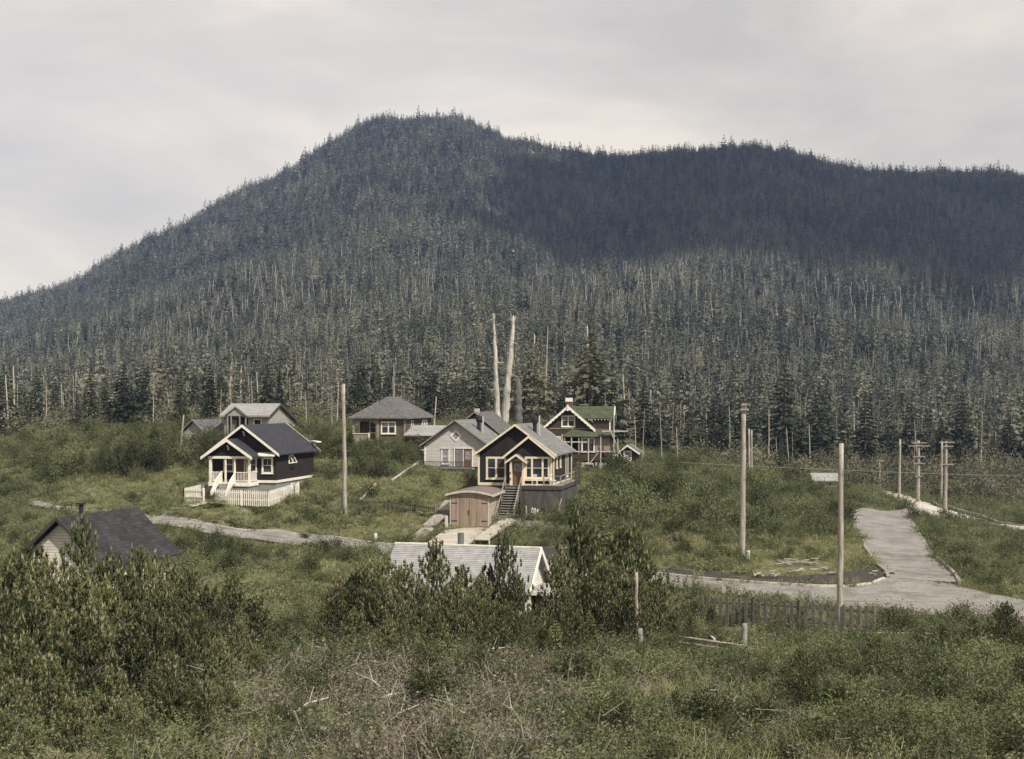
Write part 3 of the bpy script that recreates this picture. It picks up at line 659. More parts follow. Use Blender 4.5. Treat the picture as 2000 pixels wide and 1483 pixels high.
# stepped boards left of the garage
t = empty('plank_steps', G(870,1015)); tag(t, 'long pale board steps climbing beside the left wall of the garage', 'steps')
pp = [(815,1058),(836,1040),(838,1036),(862,1015),(868,1008),(880,990)]
for i in range(0, 6, 2):
    a = G(*pp[i], .22+.1*(i//2)); b = G(*pp[i+1], .3+.1*(i//2)); m_ = MB().bar(a, b, 1.05, .08); m_.bar(a-Vector((.4,0,.2)), a-Vector((-.4,0,.2)), .1, .4)
    o = m_.build('step_plank', M['deck'], t); o.location = -t.location
a = G(872,1029); tag(MB().box(a.x-.12,a.x+.12,a.y-.12,a.y+.12,a.z-.3,a.z+.85).build('marker_post', M['pale_wood']), 'short square cream post beside the left front corner of the garage', 'post')
for p0, p1, lb in (((765,944),(820,912),'sloping grey handrail climbing to the white house'),((704,984),(734,957),'short sloping rail below the long handrail')):
    a = G(*p0, .25); b = G(*p1, .5); m_ = MB().bar(a, b, .1, .14)
    for t_ in (.05,.5,.95): c = a.lerp(b, t_); m_.bar(c-Vector((0,0,.7)), c, .09, .09)
    tag(m_.build('handrail', M['pale_wood']), lb, 'handrail')
picket_fence('wire_fence', 'low dark slat fence crossing the grass left of the garage', 'fence', [G(702,996), G(760,997), G(810,1003), G(848,1008)], .75, M['dark_wood'], pitch=.16, pw=.05, pointed=False)

# ------------------------------------------------------------------ white gabled house (centre left)
h = House('white_cottage', 'weathered white clapboard cottage with a diamond window in its gable and a dark balcony', 'house', -8.35, 118, -5.95, -11, .9, 6.1, 8.2)
h.keep(-.5, 6.3, -1.6, 0)
h.walls(M['white_siding'], 6.1, 8.2, 0, 2.14, 4.30)
h.put(MB().box(.1,6.0,.1,8.1,-.9,-.002), 'foundation', M['skirt_boards'])
h.gable(M['grey_roof'], -.42, 1.88, 3.05, 4.34, 6.52, 1.88, -.5, 8.6, .1, M['grey_wood'], fw=.1)
h.corner(0,0,0,2.0,.14); h.corner(6.1,0,0,2.0,.14)
h.window('f', 0, 1.62, 2.42, .25, 1.72, fw=.1, bars=(.98,), glass=M['glass_pale'], hood=True, mull=())
h.put(MB().box(2.85,2.95,-.07,-.001,0,1.72).box(4.62,4.72,-.07,-.001,0,1.72).box(2.8,4.77,-.1,-.001,1.722,1.80).box(3.76,3.82,-.06,-.001,0,1.72), 'door_casing', M['white'])
h.put(MB().box(2.951,3.759,-.045,-.001,0,1.70), 'plank_door', M['door_grey'])
d = h.put(MB().box(3.821,4.619,-.04,-.001,0,1.70), 'panel_door', M['door_brown'])
MB().box(3.96,4.5,-.055,-.042,.7,1.45).build('pane', M['glass_pale'], d)
dm = MB(); cx, cz, s1, s2 = 3.05, 2.95, .58, .36
dm.add([(cx-s1,-.05,cz),(cx,-.05,cz-s1),(cx+s1,-.05,cz),(cx,-.05,cz+s1),(cx-s2,-.05,cz),(cx,-.05,cz-s2),(cx+s2,-.05,cz),(cx,-.05,cz+s2),
        (cx-s1,-.001,cz),(cx,-.001,cz-s1),(cx+s1,-.001,cz),(cx,-.001,cz+s1)], [(0,1,5,4),(1,2,6,5),(2,3,7,6),(3,0,4,7),(0,8,9,1),(1,9,10,2),(2,10,11,3),(3,11,8,0)])
w = h.put(dm, 'diamond_window', M['white'])
MB().add([(cx-s2,-.03,cz),(cx,-.03,cz-s2),(cx+s2,-.03,cz),(cx,-.03,cz+s2)], [(0,1,2,3)]).build('pane', M['glass_pale'], w)
h.put(MB().box(-.2,4.9,-1.5,-.003,-.22,-.1), 'balcony_floor', M['grey_wood'])
h.put(MB().box(-.25,4.95,-1.58,-1.502,-.3,-.08), 'balcony_edge', M['dark_wood'])
rail(h, (-.2,-1.5,-.1),(4.9,-1.5,-.1), hgt=.62, mat=M['dark_wood']); rail(h, (-.2,-1.4,-.1),(-.2,-.1,-.1), hgt=.62, mat=M['dark_wood'])
sk = MB(); x = -.15
while x < 4.8: w_ = random.uniform(.2,.35); sk.box(x, x+w_-.03, -1.5, -1.46, -1.0, -.31); x += w_+random.choice((0,0,.12))
h.put(sk, 'balcony_skirt', M['grey_wood'])
h.put(MB().tube([(4.5,3.6,3.2),(4.5,3.6,4.2)], .2, 10).tube([(4.5,3.6,4.2),(4.5,3.6,4.4),(4.5,3.6,4.75),(4.5,3.6,4.9)], [.2,.34,.3,.05], 10), 'stovepipe', M['soot'])
h.put(MB().box(4.85,4.97,3.6,3.72,3.0,4.8), 'vent_post', M['pale_wood'])

# ------------------------------------------------------------------ house behind, only its roof showing
h = House('brown_house', 'brown house behind the white cottage, mostly hidden, with a dark grey roof and small chimney', 'house', -6.4, 131, -5.4, -12, .6, 5.2, 8)
h.walls(M['olive_siding'], 5.2, 8, -.3, 2.3, 4.4)
h.gable(M['hip_roof'], -.4, 2.0, 2.6, 4.5, 5.6, 2.0, -.5, 8.4, .1, M['grey_wood'], fw=.1)
h.put(MB().box(2.3,2.75,.7,1.15,4.2,4.95), 'chimney', M['concrete'])
h.window('f', 0, 4.0, 4.9, 1.1, 2.0)

# ------------------------------------------------------------------ hip roofed house with a porch
h = House('hip_roofed_house', 'olive brown house with a tall mossy hipped roof and an arched corner porch', 'house', -16.3, 125.5, -3.72, -12, .9, 5.55, 10)
W_, D_ = 5.55, 10
h.put(MB().box(2.75,W_,0,D_,0,2.36).box(0,2.749,2.2,D_,0,2.36), 'wall', M['olive_siding'])
h.put(MB().box(0,W_,0,D_,-.9,-.002), 'foundation', M['foundation'])
e, zE, zP = .42, 2.34, 4.55
V = [(-e,-e,zE),(W_+e,-e,zE),(W_+e,D_+e,zE),(-e,D_+e,zE),(W_/2,3.0,zP),(W_/2,D_-3.2,zP)]
V += [(x,y,z-.1) for x,y,z in V[:4]]
h.put(MB().add(V, [(0,1,4),(1,2,5,4),(2,3,5),(3,0,4,5),(6,7,1,0),(7,8,2,1),(8,9,3,2),(9,6,0,3),(9,8,7,6)]), 'roof', M['hip_roof'])
ar = [(0,2.2),(2.75,2.2),(2.75,0),(2.52,0)]+[(2.52-.0,1.65)]+[(1.36+1.14*math.cos(t), 1.6+.42*math.sin(t)) for t in np.linspace(.15, math.pi-.15, 9)]+[(.22,1.65),(.22,0),(0,0)]
h.put(MB().ext(ar, -.05, .1), 'porch_arch', M['tan_siding'])
h.put(MB().box(-.02,.1,0.1,.25,0,2.2).box(0,.1,2.0,2.19,0,2.2).box(0,.1,.3,2.0,1.95,2.2), 'porch_post', M['white'])
h.put(MB().box(0,2.74,.11,2.19,0,.06), 'porch_floor', M['grey_wood'])
h.put(MB().box(.1,1.7,.0,.1,0,.7), 'porch_parapet', M['tan_siding']); h.put(MB().box(1.7,1.85,-.06,.14,0,.82).box(.06,1.7,-.06,.14,.702,.78), 'parapet_cap', M['cream'])
h.window('f', 2.2, 1.1, 2.0, .75, 1.95, bars=(1.35,)); h.put(MB().box(2.1,2.7,2.14,2.19,.06,2.0), 'porch_door', M['dark'])
h.window('f', 0, 3.05, 4.65, .72, 1.98, fw=.14, mull=(3.85,), upper=(1.45, 3, 2))
h.corner(W_, 0, 0, 2.3, .13, M['tan_siding']); h.corner(2.75, -.0, 0, 2.3, .2, M['tan_siding'])
h.window('r', W_, 2.2, 3.0, 1.2, 2.1, fw=.12); h.window('r', W_, 6.2, 8.2, 1.1, 2.1, fw=.25, mull=(7.2,), glass=M['glass_pale'])

# ------------------------------------------------------------------ low red-brown outbuilding with pale roof
h = House('lean_to_shed', 'low red-brown outbuilding with a pale roof left of the white cottage', 'shed', -10.6, 122.5, -4.6, -9, .6, 4.2, 3.2)
h.put(MB().box(0,4.2,0,3.2,-.6,1.5), 'wall', M['red_siding'])
h.put(MB().extx([(-.4,1.38),(3.4,2.36),(3.4,2.46),(-.4,1.48)], -.15, 4.6), 'roof', M['pale_roof'])
h.put(MB().box(-.15,4.6,-.45,-.402,1.32,1.5), 'eave_board', M['brown_shingle'])
h.window('f', 0, 1.45, 2.25, .05, 1.2, fw=.11)

# ------------------------------------------------------------------ grey house with salt-box roof (far left)
h = House('saltbox_house', 'grey clapboard house with a long rear roof slope behind the dark bungalow', 'house', -31.8, 135.5, -3.55, -12, .8, 5.3, 9)
h.put(MB().extx([(0,-.8),(9,-.8),(9,1.05),(2.7,3.5),(0,2.4)], 0, 5.3), 'wall', M['grey_siding'])
h.put(MB().extx([(-.4,2.22),(2.7,3.52),(9.4,.92),(9.4,1.04),(2.7,3.66),(-.4,2.34)], -.35, 5.6), 'roof', M['pale_roof'])
h.put(MB().extx([(2.7,3.40),(9.4,.80),(9.4,1.05),(2.7,3.68)], 5.605, 5.66).extx([(-.4,2.12),(2.7,3.40),(2.7,3.67),(-.4,2.35)], 5.605, 5.65), 'bargeboard', M['dark_wood'])
h.put(MB().box(-.35,5.6,-.46,-.402,2.14,2.33), 'eave_board', M['grey_wood'])
h.gable(M['pale_roof'], .45, 2.28, 1.75, 3.25, 3.05, 2.28, -.75, 1.6, .09, M['grey_wood'], fw=.14, back=False, name='porch_roof')
h.put(MB().ext([(.6,2.3),(2.9,2.3),(1.75,3.18)], -.62, -.5), 'porch_gable', M['grey_siding'])
h.put(MB().box(.65,2.9,-.035,-.001,0,2.1), 'porch_shade_panel', M['dark'])  # flat dark panel on the wall, painted as the shade of the open porch
for x in (.72, 1.15, 2.15, 2.85): h.put(MB().box(x-.06,x+.06,-.6,-.48,0,2.28), 'porch_post', M['grey_wood'])
h.put(MB().box(.95,1.6,-.06,-.036,.5,1.9), 'door', M['door_grey']); 
h.window('f', 0, 3.55, 4.5, .4, 1.95, fw=.1, glass=M['dark'], sill=False)
h.window('r', 5.3, 4.3, 4.9, .6, 1.4, fw=.06, glass=M['dark'], frame=M['grey_wood'])

h = House('far_cottage', 'grey roofed cottage half sunk in bushes at the far left beside a leaning pole', 'house', -36.6, 136.5, -4.4, -25, .7, 3.2, 4)
h.walls(M['grey_siding'], 3.2, 4, -.7, 1.2, 2.5)
h.gable(M['hip_roof'], -.3, 1.05, 1.6, 2.6, 3.5, 1.05, -.3, 4.3, .1, M['grey_wood'], fw=.1)
h.window('f', 0, 1.1, 2.0, .3, 1.2)

# ------------------------------------------------------------------ brown house with green roofs and scalloped bargeboards
h = House('green_roofed_house', 'tall brown shingled house under repair with green roofs and white scalloped bargeboards', 'house', 3.55, 133, -6.05, -8, 1.1, 5.1, 8)
h.walls(M['brown_shingle'], 5.1, 8, 0, 3.55, 5.75)
h.put(MB().box(.05,7.2,.05,7.9,-1.4,-.002), 'foundation', M['concrete'])
h.gable(M['green_roof'], -.35, 3.28, 2.55, 5.80, 5.45, 3.28, -.6, 8.4, .1)
# scalloped bargeboards
def scallop(x0, z0, x1, z1, n=9, w=.26):
    pts = [(x0,z0),(x1,z1)]; low = []
    for i in range(n*6+1):
        t = i/(n*6); low.append((x1+(x0-x1)*t, z1+(z0-z1)*t-w-.09*abs(math.sin(math.pi*t*n))))
    return pts+low
h.put(MB().ext(scallop(-.42,3.36,2.55,5.93), -.68, -.602), 'bargeboard', M['white'])
h.put(MB().ext(scallop(5.52,3.36,2.55,5.93), -.68, -.602), 'bargeboard', M['white'])
h.put(MB().box(2.45,2.65,-.74,-.682,5.35,6.0), 'finial', M['white'])
h.window('f', 0, 1.8, 3.3, 3.62, 4.85, fw=.14, mull=(2.55,), upper=(4.3, 3, 2))
h.put(MB().box(0,5.1,-.05,-.001,3.40,3.5), 'belt_board', M['tan_siding'])
# cross wing to the right
h.put(MB().extx([(1.8,0),(5.2,0),(5.2,4.6),(3.5,5.65),(1.8,4.6)], 5.101, 7.0), 'wing_wall', M['brown_shingle'])
h.put(MB().extx([(1.5,4.45),(3.5,5.72),(5.5,4.45),(5.5,4.55),(3.5,5.84),(1.5,4.55)], 2.6, 7.35), 'wing_roof', M['green_roof'])
h.put(MB().extx([(1.45,4.25),(3.5,5.5),(5.55,4.25),(5.55,4.6),(3.5,5.88),(1.45,4.6)], 7.352, 7.42), 'wing_bargeboard', M['white'])
rt = MB()
for i in range(8): rt.box(4.6+i*.35, 4.68+i*.35, 1.45, 1.8, 4.33, 4.43)
h.put(rt, 'rafter_tail', M['white']); h.put(MB().box(6.85,7.0,1.70,1.798,3.2,4.5), 'corner_board', M['white'])
# lower pent roof over the porch and bay
V = [(2.3,-1.5,2.62),(7.6,-1.5,2.62),(7.9,1.79,2.62),(2.0,-.05,2.7),(3.0,-.02,3.42),(6.6,-.02,3.42),(7.0,1.78,3.42)]
h.put(MB().add([(1.9,-1.5,2.60),(7.7,-1.5,2.60),(7.7,1.78,2.60),(3.0,-.01,3.38),(6.3,-.01,3.38),(6.6,1.78,3.38),(1.9,-.01,2.60)],
      [(0,1,4,3),(1,2,5,4),(0,3,6),(6,3,4,5,2),(0,6,2,1)]), 'porch_roof', M['green_roof'])
rt = MB()
for i in range(14): rt.box(2.1+i*.4, 2.17+i*.4, -1.48, -1.3, 2.50, 2.59)
h.put(rt, 'rafter_tail', M['dark_wood'])
h.put(MB().box(3.9,7.2,-1.0,1.79,0,2.59), 'bay_wall', M['brown_shingle'])
h.put(MB().box(2.3,3.88,-.05,-.001,.0,2.5), 'porch_shade_panel', M['dark'])  # thin black sheet over the solid wall; porch shade put into its colour
h.window('f', -1.0, 4.05, 5.5, .95, 2.5, fw=.15, upper=(1.9, 5, 2), mull=())
h.put(MB().box(5.55,7.15,-1.06,-1.001,1.0,2.5), 'new_sheathing', M['tan_siding'])
for x in (2.25, 2.4): pass
h.put(MB().box(2.2,2.35,-1.4,-1.25,0,2.5).box(3.75,3.88,-1.4,-1.25,0,2.5), 'porch_post', M['tan_siding'])
h.put(MB().box(2.2,3.9,-1.4,-.06,-.12,.02), 'porch_floor', M['grey_wood']); h.put(MB().box(2.2,3.9,-1.45,-1.402,.0,.75), 'porch_parapet', M['brown_shingle'])
h.window('f', 0, .9, 1.75, 1.5, 2.6, fw=.12)
h.put(MB().box(2.1,2.75,2.0,2.6,5.0,6.35), 'chimney', M['brick']); h.put(MB().box(2.05,2.8,1.95,2.65,6.352,6.75), 'chimney_cap', M['white'])
h.put(MB().box(2.4,5.0,-1.7,-1.52,-1.4,-.13).box(3.7,4.6,-2.2,-1.71,-1.7,-.3), 'retaining_wall', M['concrete'])
# scaffolding leaning round it
sc = MB()
for x, z0, z1 in ((2.1,-1,2.9),(3.1,-1,2.5),(4.9,-.9,2.4),(6.2,-1,2.6),(7.6,-1,4.9),(8.0,-1,2.4)): sc.box(x-.05,x+.05,-2.15,-2.05,z0,z1)
for z, x0, x1 in ((2.05,1.7,4.9),(1.05,2.0,8.0),(.1,2.0,3.2)): sc.box(x0,x1,-2.04,-1.98,z-.06,z+.06)
sc.bar((7.2,-2.2,3.3),(9.0,-1.6,-.9),.12,.07).bar((5.9,-2.25,.9),(5.0,-2.2,-.3),.2,.08).box(6.3,9.0,-2.0,-1.4,3.15,3.25)
sc.box(3.6,5.4,-2.2,-1.6,-.32,-.2).bar((5.3,-2.2,-.25),(6.1,-2.3,-1.3),.14,.1)
for i in range(8): sc.box(5.6+i*.32, 5.6+i*.32+.2, -1.9, -1.85, -1.4, -.1-.02*i)
o = sc.build('scaffolding', M['pale_wood'], None); o.matrix_world = h.mx; tag(o, 'rough pole and board scaffolding around the porch of the green roofed house', 'scaffolding')

h = House('brown_outhouse', 'tiny brown gabled outhouse with white bargeboards peeping over the bushes', 'shed', 12.0, 138, -7.05, -14, .9, 2.0, 2.4)
h.walls(M['brown_shingle'], 2.0, 2.4, -.9, 1.6, 2.35); h.keep(-.5, 2.5, -4, 0)
h.gable(M['hip_roof'], -.4, 1.3, 1.0, 2.42, 2.4, 1.5, -.35, 2.7, .09, M['white'], fw=.2)
h.window('f', 0, .55, 1.45, .75, 1.85, fw=.13, bars=(1.3,), glass=M['glass_pale'])

h = House('white_shed', 'small white shed with a bright pale roof beyond the bushes left of the right-hand pole', 'shed', 36.9, 150, -10.1, -6, .5, 2.7, 3)
h.put(MB().box(0,2.7,0,3,-.5,1.0), 'wall', M['bright_siding'])
h.put(MB().extx([(-.4,.72),(1.5,1.55),(3.4,.72),(3.4,.80),(1.5,1.65),(-.4,.80)], -.3, 3.0), 'roof', M['pale_roof'])
h.window('f', 0, 1.6, 2.3, .1, .6, fw=.06)

# ------------------------------------------------------------------ foreground house with silver shingle roof
h = House('shingle_roofed_house', 'low house with a long silver shingle roof and white gable trim behind the young pines', 'house', 1.2-7.5*.96-.63, 66.1-2.1, -12.1, -15.7, .6, 7.5, 4.3)
h.keep(7.2, 9.4, -.5, 4)
h.put(MB().extx([(0,-.6),(4.3,-.6),(4.3,2.72),(2.15,4.5),(0,2.72)], 0, 7.5), 'wall', M['bright_siding'])
h.put(MB().extx([(-.3,2.44),(2.15,4.50),(4.6,2.44),(4.6,2.55),(2.15,4.64),(-.3,2.55)], -.25, 7.85), 'roof', M['pale_roof'])
h.put(MB().box(-.25,7.85,2.07,2.23,4.60,4.68), 'ridge_board', M['white'])
h.put(MB().extx([(-.35,2.28),(2.15,4.38),(4.65,2.28),(4.65,2.58),(2.15,4.68),(-.35,2.58)], 7.852, 7.91), 'bargeboard', M['white'])
h.put(MB().bar((7.7,.75,2.9),(7.7,2.15,4.15),.07,.07).bar((7.7,.75,2.9),(7.7,1.9,2.75),.07,.07), 'gable_brace', M['white'])
h.put(MB().box(7.52,8.75,.5,3.6,2.5,2.6), 'porch_roof', M['pale_roof'])
h.put(MB().box(7.52,8.85,.42,.498,2.42,2.64).box(8.752,8.85,.5,3.6,2.42,2.64), 'porch_fascia', M['white'])
h.put(MB().box(7.55,7.72,.55,.72,-.5,2.41), 'porch_post', M['white']); h.put(MB().box(7.74,8.6,1.4,3.4,-.5,2.4), 'porch_wall', M['tan_siding'])
h.put(MB().tube([(3.35,2.5,3.9),(3.35,2.5,5.25)], .17, 14), 'stovepipe', M['metal']); h.put(MB().tube([(3.35,2.5,4.3),(3.35,2.5,4.42)], [.28,.19], 14), 'pipe_flashing', M['metal'])

# ------------------------------------------------------------------ cottage at the lower left
ca = R(20.7); gx, gy = math.cos(ca), -math.sin(ca)
A_ = Vector((-23.1, 62.4, -5.77)); hw = 2.91
h = House('charcoal_roofed_cottage', 'white clapboard cottage with a large charcoal shingle roof behind pines at the left edge', 'house', A_.x-gx*2.55+.35*.35, A_.y-gy*2.55+.35*.935, -10.6, -20.7, .6, 5.1, 5.6)
h.walls(M['bright_siding'], 5.1, 5.6, -.6, 2.62, 4.62)
h.gable(M['cottage_roof'], -.38, 2.35, 2.55, 4.74, 5.48, 2.35, -.4, 5.95, .12, M['dark_wood'], fw=.2)
h.window('r', 5.1, 1.0, 2.2, .9, 1.9, bars=(1.4,)); h.window('f', 0, 1.7, 3.0, .8, 1.9, bars=(1.35,), mull=(2.35,))
h.put(MB().tube([(-.6,5.2,1.0),(-.6,5.2,5.0)], .12, 10).tube([(-.6,5.2,5.02),(-.6,5.2,5.1)], [.25,.25], 10), 'stovepipe', M['soot'])
# ------------------------------------------------------------------ foliage meshes
FOL = {}
FOL['shrub_dark'] = leafmat('dark_shrub_leaves', (.040,.046,.024), (.075,.082,.042), (.12,.122,.066), .12)
FOL['shrub_mid'] = leafmat('green_shrub_leaves', (.062,.077,.038), (.125,.142,.070), (.20,.208,.112), .12)
FOL['shrub_pale'] = leafmat('pale_yellowish_leaves', (.15,.155,.075), (.22,.225,.115), (.30,.29,.17), .2)
FOL['pine'] = leafmat('pine_needles', (.046,.058,.027), (.108,.122,.055), (.20,.20,.095), .1, .15)
FOL['candle'] = leafmat('new_pine_shoots', (.22,.195,.115), (.31,.28,.17), (.40,.35,.24), .3, .2)
FOL['spruce'] = leafmat('spruce_needles', (.022,.029,.022), (.040,.048,.034), (.068,.074,.048), .06, .12)
FOL['far'] = leafmat('distant_conifer_foliage', (.026,.033,.030), (.095,.104,.080), (.25,.24,.18), .012, .15)
FOL['far2'] = leafmat('grey_olive_foliage', (.075,.078,.050), (.14,.138,.090), (.23,.215,.15), .015, .2)
FOL['grass'] = leafmat('grass_blades', (.146,.158,.071), (.23,.235,.114), (.345,.325,.186), .10, .3)
FOL['weed'] = leafmat('weed_leaves', (.094,.106,.053), (.168,.177,.093), (.262,.256,.152), .10, .3)
FOL['bramble'] = leafmat('dry_bramble_leaves', (.10,.092,.062), (.18,.16,.115), (.26,.23,.17), .3, .2)
M['twig'] = surf('dry_twigs', (.21,.182,.15), 1, .4, 4)
M['twig_dark'] = surf('dark_twigs', (.09,.075,.06), 1, .4, 4)

def unit(v): return v/np.maximum(np.linalg.norm(v, axis=-1, keepdims=True), 1e-9)
def rhomb(C, A, Wd, rs):
    """leaf blades: root C, axis A (with length), width Wd"""
    r = unit(rs.normal(size=C.shape)); B = unit(np.cross(A, r))*np.reshape(Wd, (-1,1))/2
    return np.stack([C, C+A*.45+B, C+A, C+A*.45-B], 1)
def strip(P0, P1, w, rs):
    d = P1-P0; B = unit(np.cross(d, rs.normal(size=d.shape)))*np.reshape(w, (-1,1))/2
    return np.stack([P0-B, P0+B, P1+B*.5, P1-B*.5], 1)
def qmesh(name, parts):
    """parts: list of (quads (n,4,3), material)"""
    P = np.concatenate([q for q, m in parts]).astype(np.float32); n = len(P)
    me = bpy.data.meshes.new(name); me.vertices.add(n*4); me.vertices.foreach_set('co', P.ravel())
    me.loops.add(n*4); me.loops.foreach_set('vertex_index', np.arange(n*4, dtype=np.int32))
    me.polygons.add(n); me.polygons.foreach_set('loop_start', (np.arange(n)*4).astype(np.int32)); me.polygons.foreach_set('loop_total', np.full(n, 4, np.int32))
    me.polygons.foreach_set('material_index', np.concatenate([np.full(len(q), i, np.int32) for i, (q, m) in enumerate(parts)]))
    for q, m in parts: me.materials.append(m)
    me.update(calc_edges=True); return me
def shrub_q(seed, n=900, leaf=.10, R_=1.0, Hh=1.15, lobes=13, aspect=.5):
    rs = np.random.default_rng(seed); th = rs.uniform(0, 2*np.pi, lobes); ph = np.arccos(rs.uniform(.05, 1, lobes))
    rad = rs.uniform(.5, .92, lobes)
    Lc = np.stack([np.cos(th)*np.sin(ph)*R_*rad, np.sin(th)*np.sin(ph)*R_*rad, np.cos(ph)*Hh*rad*.85+.12], -1)
    k = rs.integers(0, lobes, n); C = Lc[k]+rs.normal(size=(n,3))*rs.uniform(.10,.24,(lobes,1))[k]; C[:,2] = np.abs(C[:,2])
    A = unit(C-np.array([0,0,.3])+rs.normal(size=(n,3))*.7)*leaf*rs.uniform(.6,1.3,(n,1))
    return rhomb(C, A, leaf*aspect*rs.uniform(.8,1.4,n), rs), Lc
def shrub_tw(seed, Lc, w=.02):
    rs = np.random.default_rng(seed+99); n = len(Lc); m = Lc*.5+rs.normal(size=Lc.shape)*.05
    return np.concatenate([strip(np.zeros((n,3)), m, w*1.5, rs), strip(m, Lc*1.08, w, rs)])
def shrub(name, seed, mat, tw, **k):
    q, Lc = shrub_q(seed, **k); return qmesh(name, [(q, mat), (shrub_tw(seed, Lc), tw)])
def young_pine(name, seed, whorls=13, per=7, needles=13):
    """one unit tall; ascending branches ending in upright candles"""
    rs = np.random.default_rng(seed); S = []; br = []
    for i in range(whorls):
        z = .06+.84*(i/(whorls-1))**.95; ln = .44*(1-z)**.9+.03
        for j in range(per):
            if rs.random() < .1: continue
            t = 2*math.pi*(j+rs.uniform(-.3,.3))/per+i*.6; l = ln*rs.uniform(.65,1.2); rise = rs.uniform(.25,.6)*l+.04
            for s in (np.array([.3,.5,.68,.84,1.0]) if l > .12 else np.array([.6,1.0])):
                jt = t+rs.uniform(-.35,.35)*s
                S.append((math.cos(jt)*l*s, math.sin(jt)*l*s, z-.03+rise*s*s, rs.uniform(.045,.085)*(.7+.3*s)))
            br.append(((0,0,z-.03),(math.cos(t)*l, math.sin(t)*l, z-.03+rise)))
    for k in range(5): S.append((rs.normal()*.012, rs.normal()*.012, .80+k*.045, .08))
    S = np.array(S); n = len(S); rep = np.repeat(S, needles, 0); m = len(rep)
    u = rs.uniform(0, 1, (m,1)); C = rep[:,:3]+np.array([0,0,1.])*rep[:,3:4]*u*.8
    th = rs.uniform(0, 2*np.pi, m); A = np.stack([np.cos(th)*.5, np.sin(th)*.5, rs.uniform(.5,1.2,m)], -1); A = unit(A)*rep[:,3:4]*rs.uniform(.35,.6,(m,1))
    q = rhomb(C, A, rep[:,3]*.19, rs)
    pick = rs.random(n) < .55; T = S[pick]; c2 = np.repeat(T, 3, 0)
    A2 = np.stack([rs.normal(size=len(c2))*.10, rs.normal(size=len(c2))*.10, np.ones(len(c2))], -1)*c2[:,3:4]*.9
    q2 = rhomb(c2[:,:3]+np.array([0,0,1.])*c2[:,3:4]*.7, A2, c2[:,3]*.13, rs)
    b = np.array(br); qb = strip(b[:,0], b[:,1], .012, rs)
    return qmesh(name, [(q, FOL['pine']), (q2, FOL['candle']), (qb, M['twig_dark'])])
def spruce(name, seed, mat, whorls=20, per=8, leaves=6, r=.2, size=1.0, top=.0, gap=.08, droop=.35, low=.08):
    rs = np.random.default_rng(seed); C = []; A = []; Wd = []
    for i in range(whorls):
        f = i/(whorls-1); z = low+(.97-low)*f; ln = r*(1-f)**.85*rs.uniform(.8,1.15)+.012
        for j in range(per):
            if rs.random() < gap: continue
            t = 2*math.pi*(j+rs.uniform(-.4,.4))/per+i; l = ln*rs.uniform(.6,1.15); d = np.array([math.cos(t), math.sin(t), 0])
            for s in np.linspace(.12, .85, leaves):
                p = d*l*s+np.array([0,0,z-droop*l*s]); tt = t+(rs.uniform(-.9,.9) if leaves > 2 else rs.uniform(-.2,.2))
                a = np.array([math.cos(tt), math.sin(tt), rs.uniform(-.9,.1)])
                ll = (l*.42+.012)*size if leaves > 2 else l*1.0
                C.append(p); A.append(unit(a)*ll); Wd.append(ll*(.55 if leaves > 2 else .65))
    for k in range(4): C.append(np.array([0,0,.88+k*.02])); A.append(np.array([rs.normal()*.01, rs.normal()*.01, .07])); Wd.append(.02)
    q = rhomb(np.array(C), np.array(A), np.array(Wd), rs); return qmesh(name, [(q, mat)])
def bole(name, seed, mat, r0=.02, r1=.004, hgt=1.0, stubs=0, bend=.01, n=6, stub_l=.06, broken=False):
    rs = random.Random(seed); mb = MB(); pts = []; rr = []
    ph = rs.uniform(0, 6)
    for i in range(7):
        f = i/6; pts.append((math.sin(ph+f*2.5)*bend, math.cos(ph+f*2)*bend, f*hgt)); rr.append((r0*(1.25 if i == 0 else 1)*(1-f)+r1*f)*rs.uniform(.9,1.1))
    if broken: pts.append((pts[-1][0]+r1*.6, pts[-1][1], hgt*1.03)); rr.append(r1*.25)
    mb.tube(pts, rr, n)
    for k in range(stubs):
        f = rs.uniform(.3, .97); i = min(5, int(f*6)); p = Vector(pts[i]).lerp(Vector(pts[i+1]), f*6-i); t = rs.uniform(0, 6.28)
        l = stub_l*rs.uniform(.4,1.4)*(1.2-f*.7); mid = p+Vector((math.cos(t)*l*.6, math.sin(t)*l*.6, rs.uniform(-.4,.1)*l))
        mb.tube([p, mid, mid+Vector((math.cos(t+.3)*l*.5, math.sin(t+.3)*l*.5, rs.uniform(-.2,.5)*l))], [r0*.16, r0*.11, r0*.03], 4, cap=False)
    me = bpy.data.meshes.new(name); me.from_pydata(mb.v, [], mb.f); me.materials.append(mat)
    me.polygons.foreach_set('use_smooth', [True]*len(me.polygons)); return me
def tuft(name, seed, n, ln, w, mat, spread=.3, lean=.5, flower=None):
    rs = np.random.default_rng(seed); C = np.stack([rs.normal(size=n)*spread*.5, rs.normal(size=n)*spread*.5, np.zeros(n)-.03], -1)
    A = np.stack([rs.normal(size=n)*lean, rs.normal(size=n)*lean, rs.uniform(.5,1,n)], -1)*ln*rs.uniform(.5,1.15,(n,1))
    return qmesh(name, [(rhomb(C, A, w*rs.uniform(.7,1.3,n), rs), mat)])
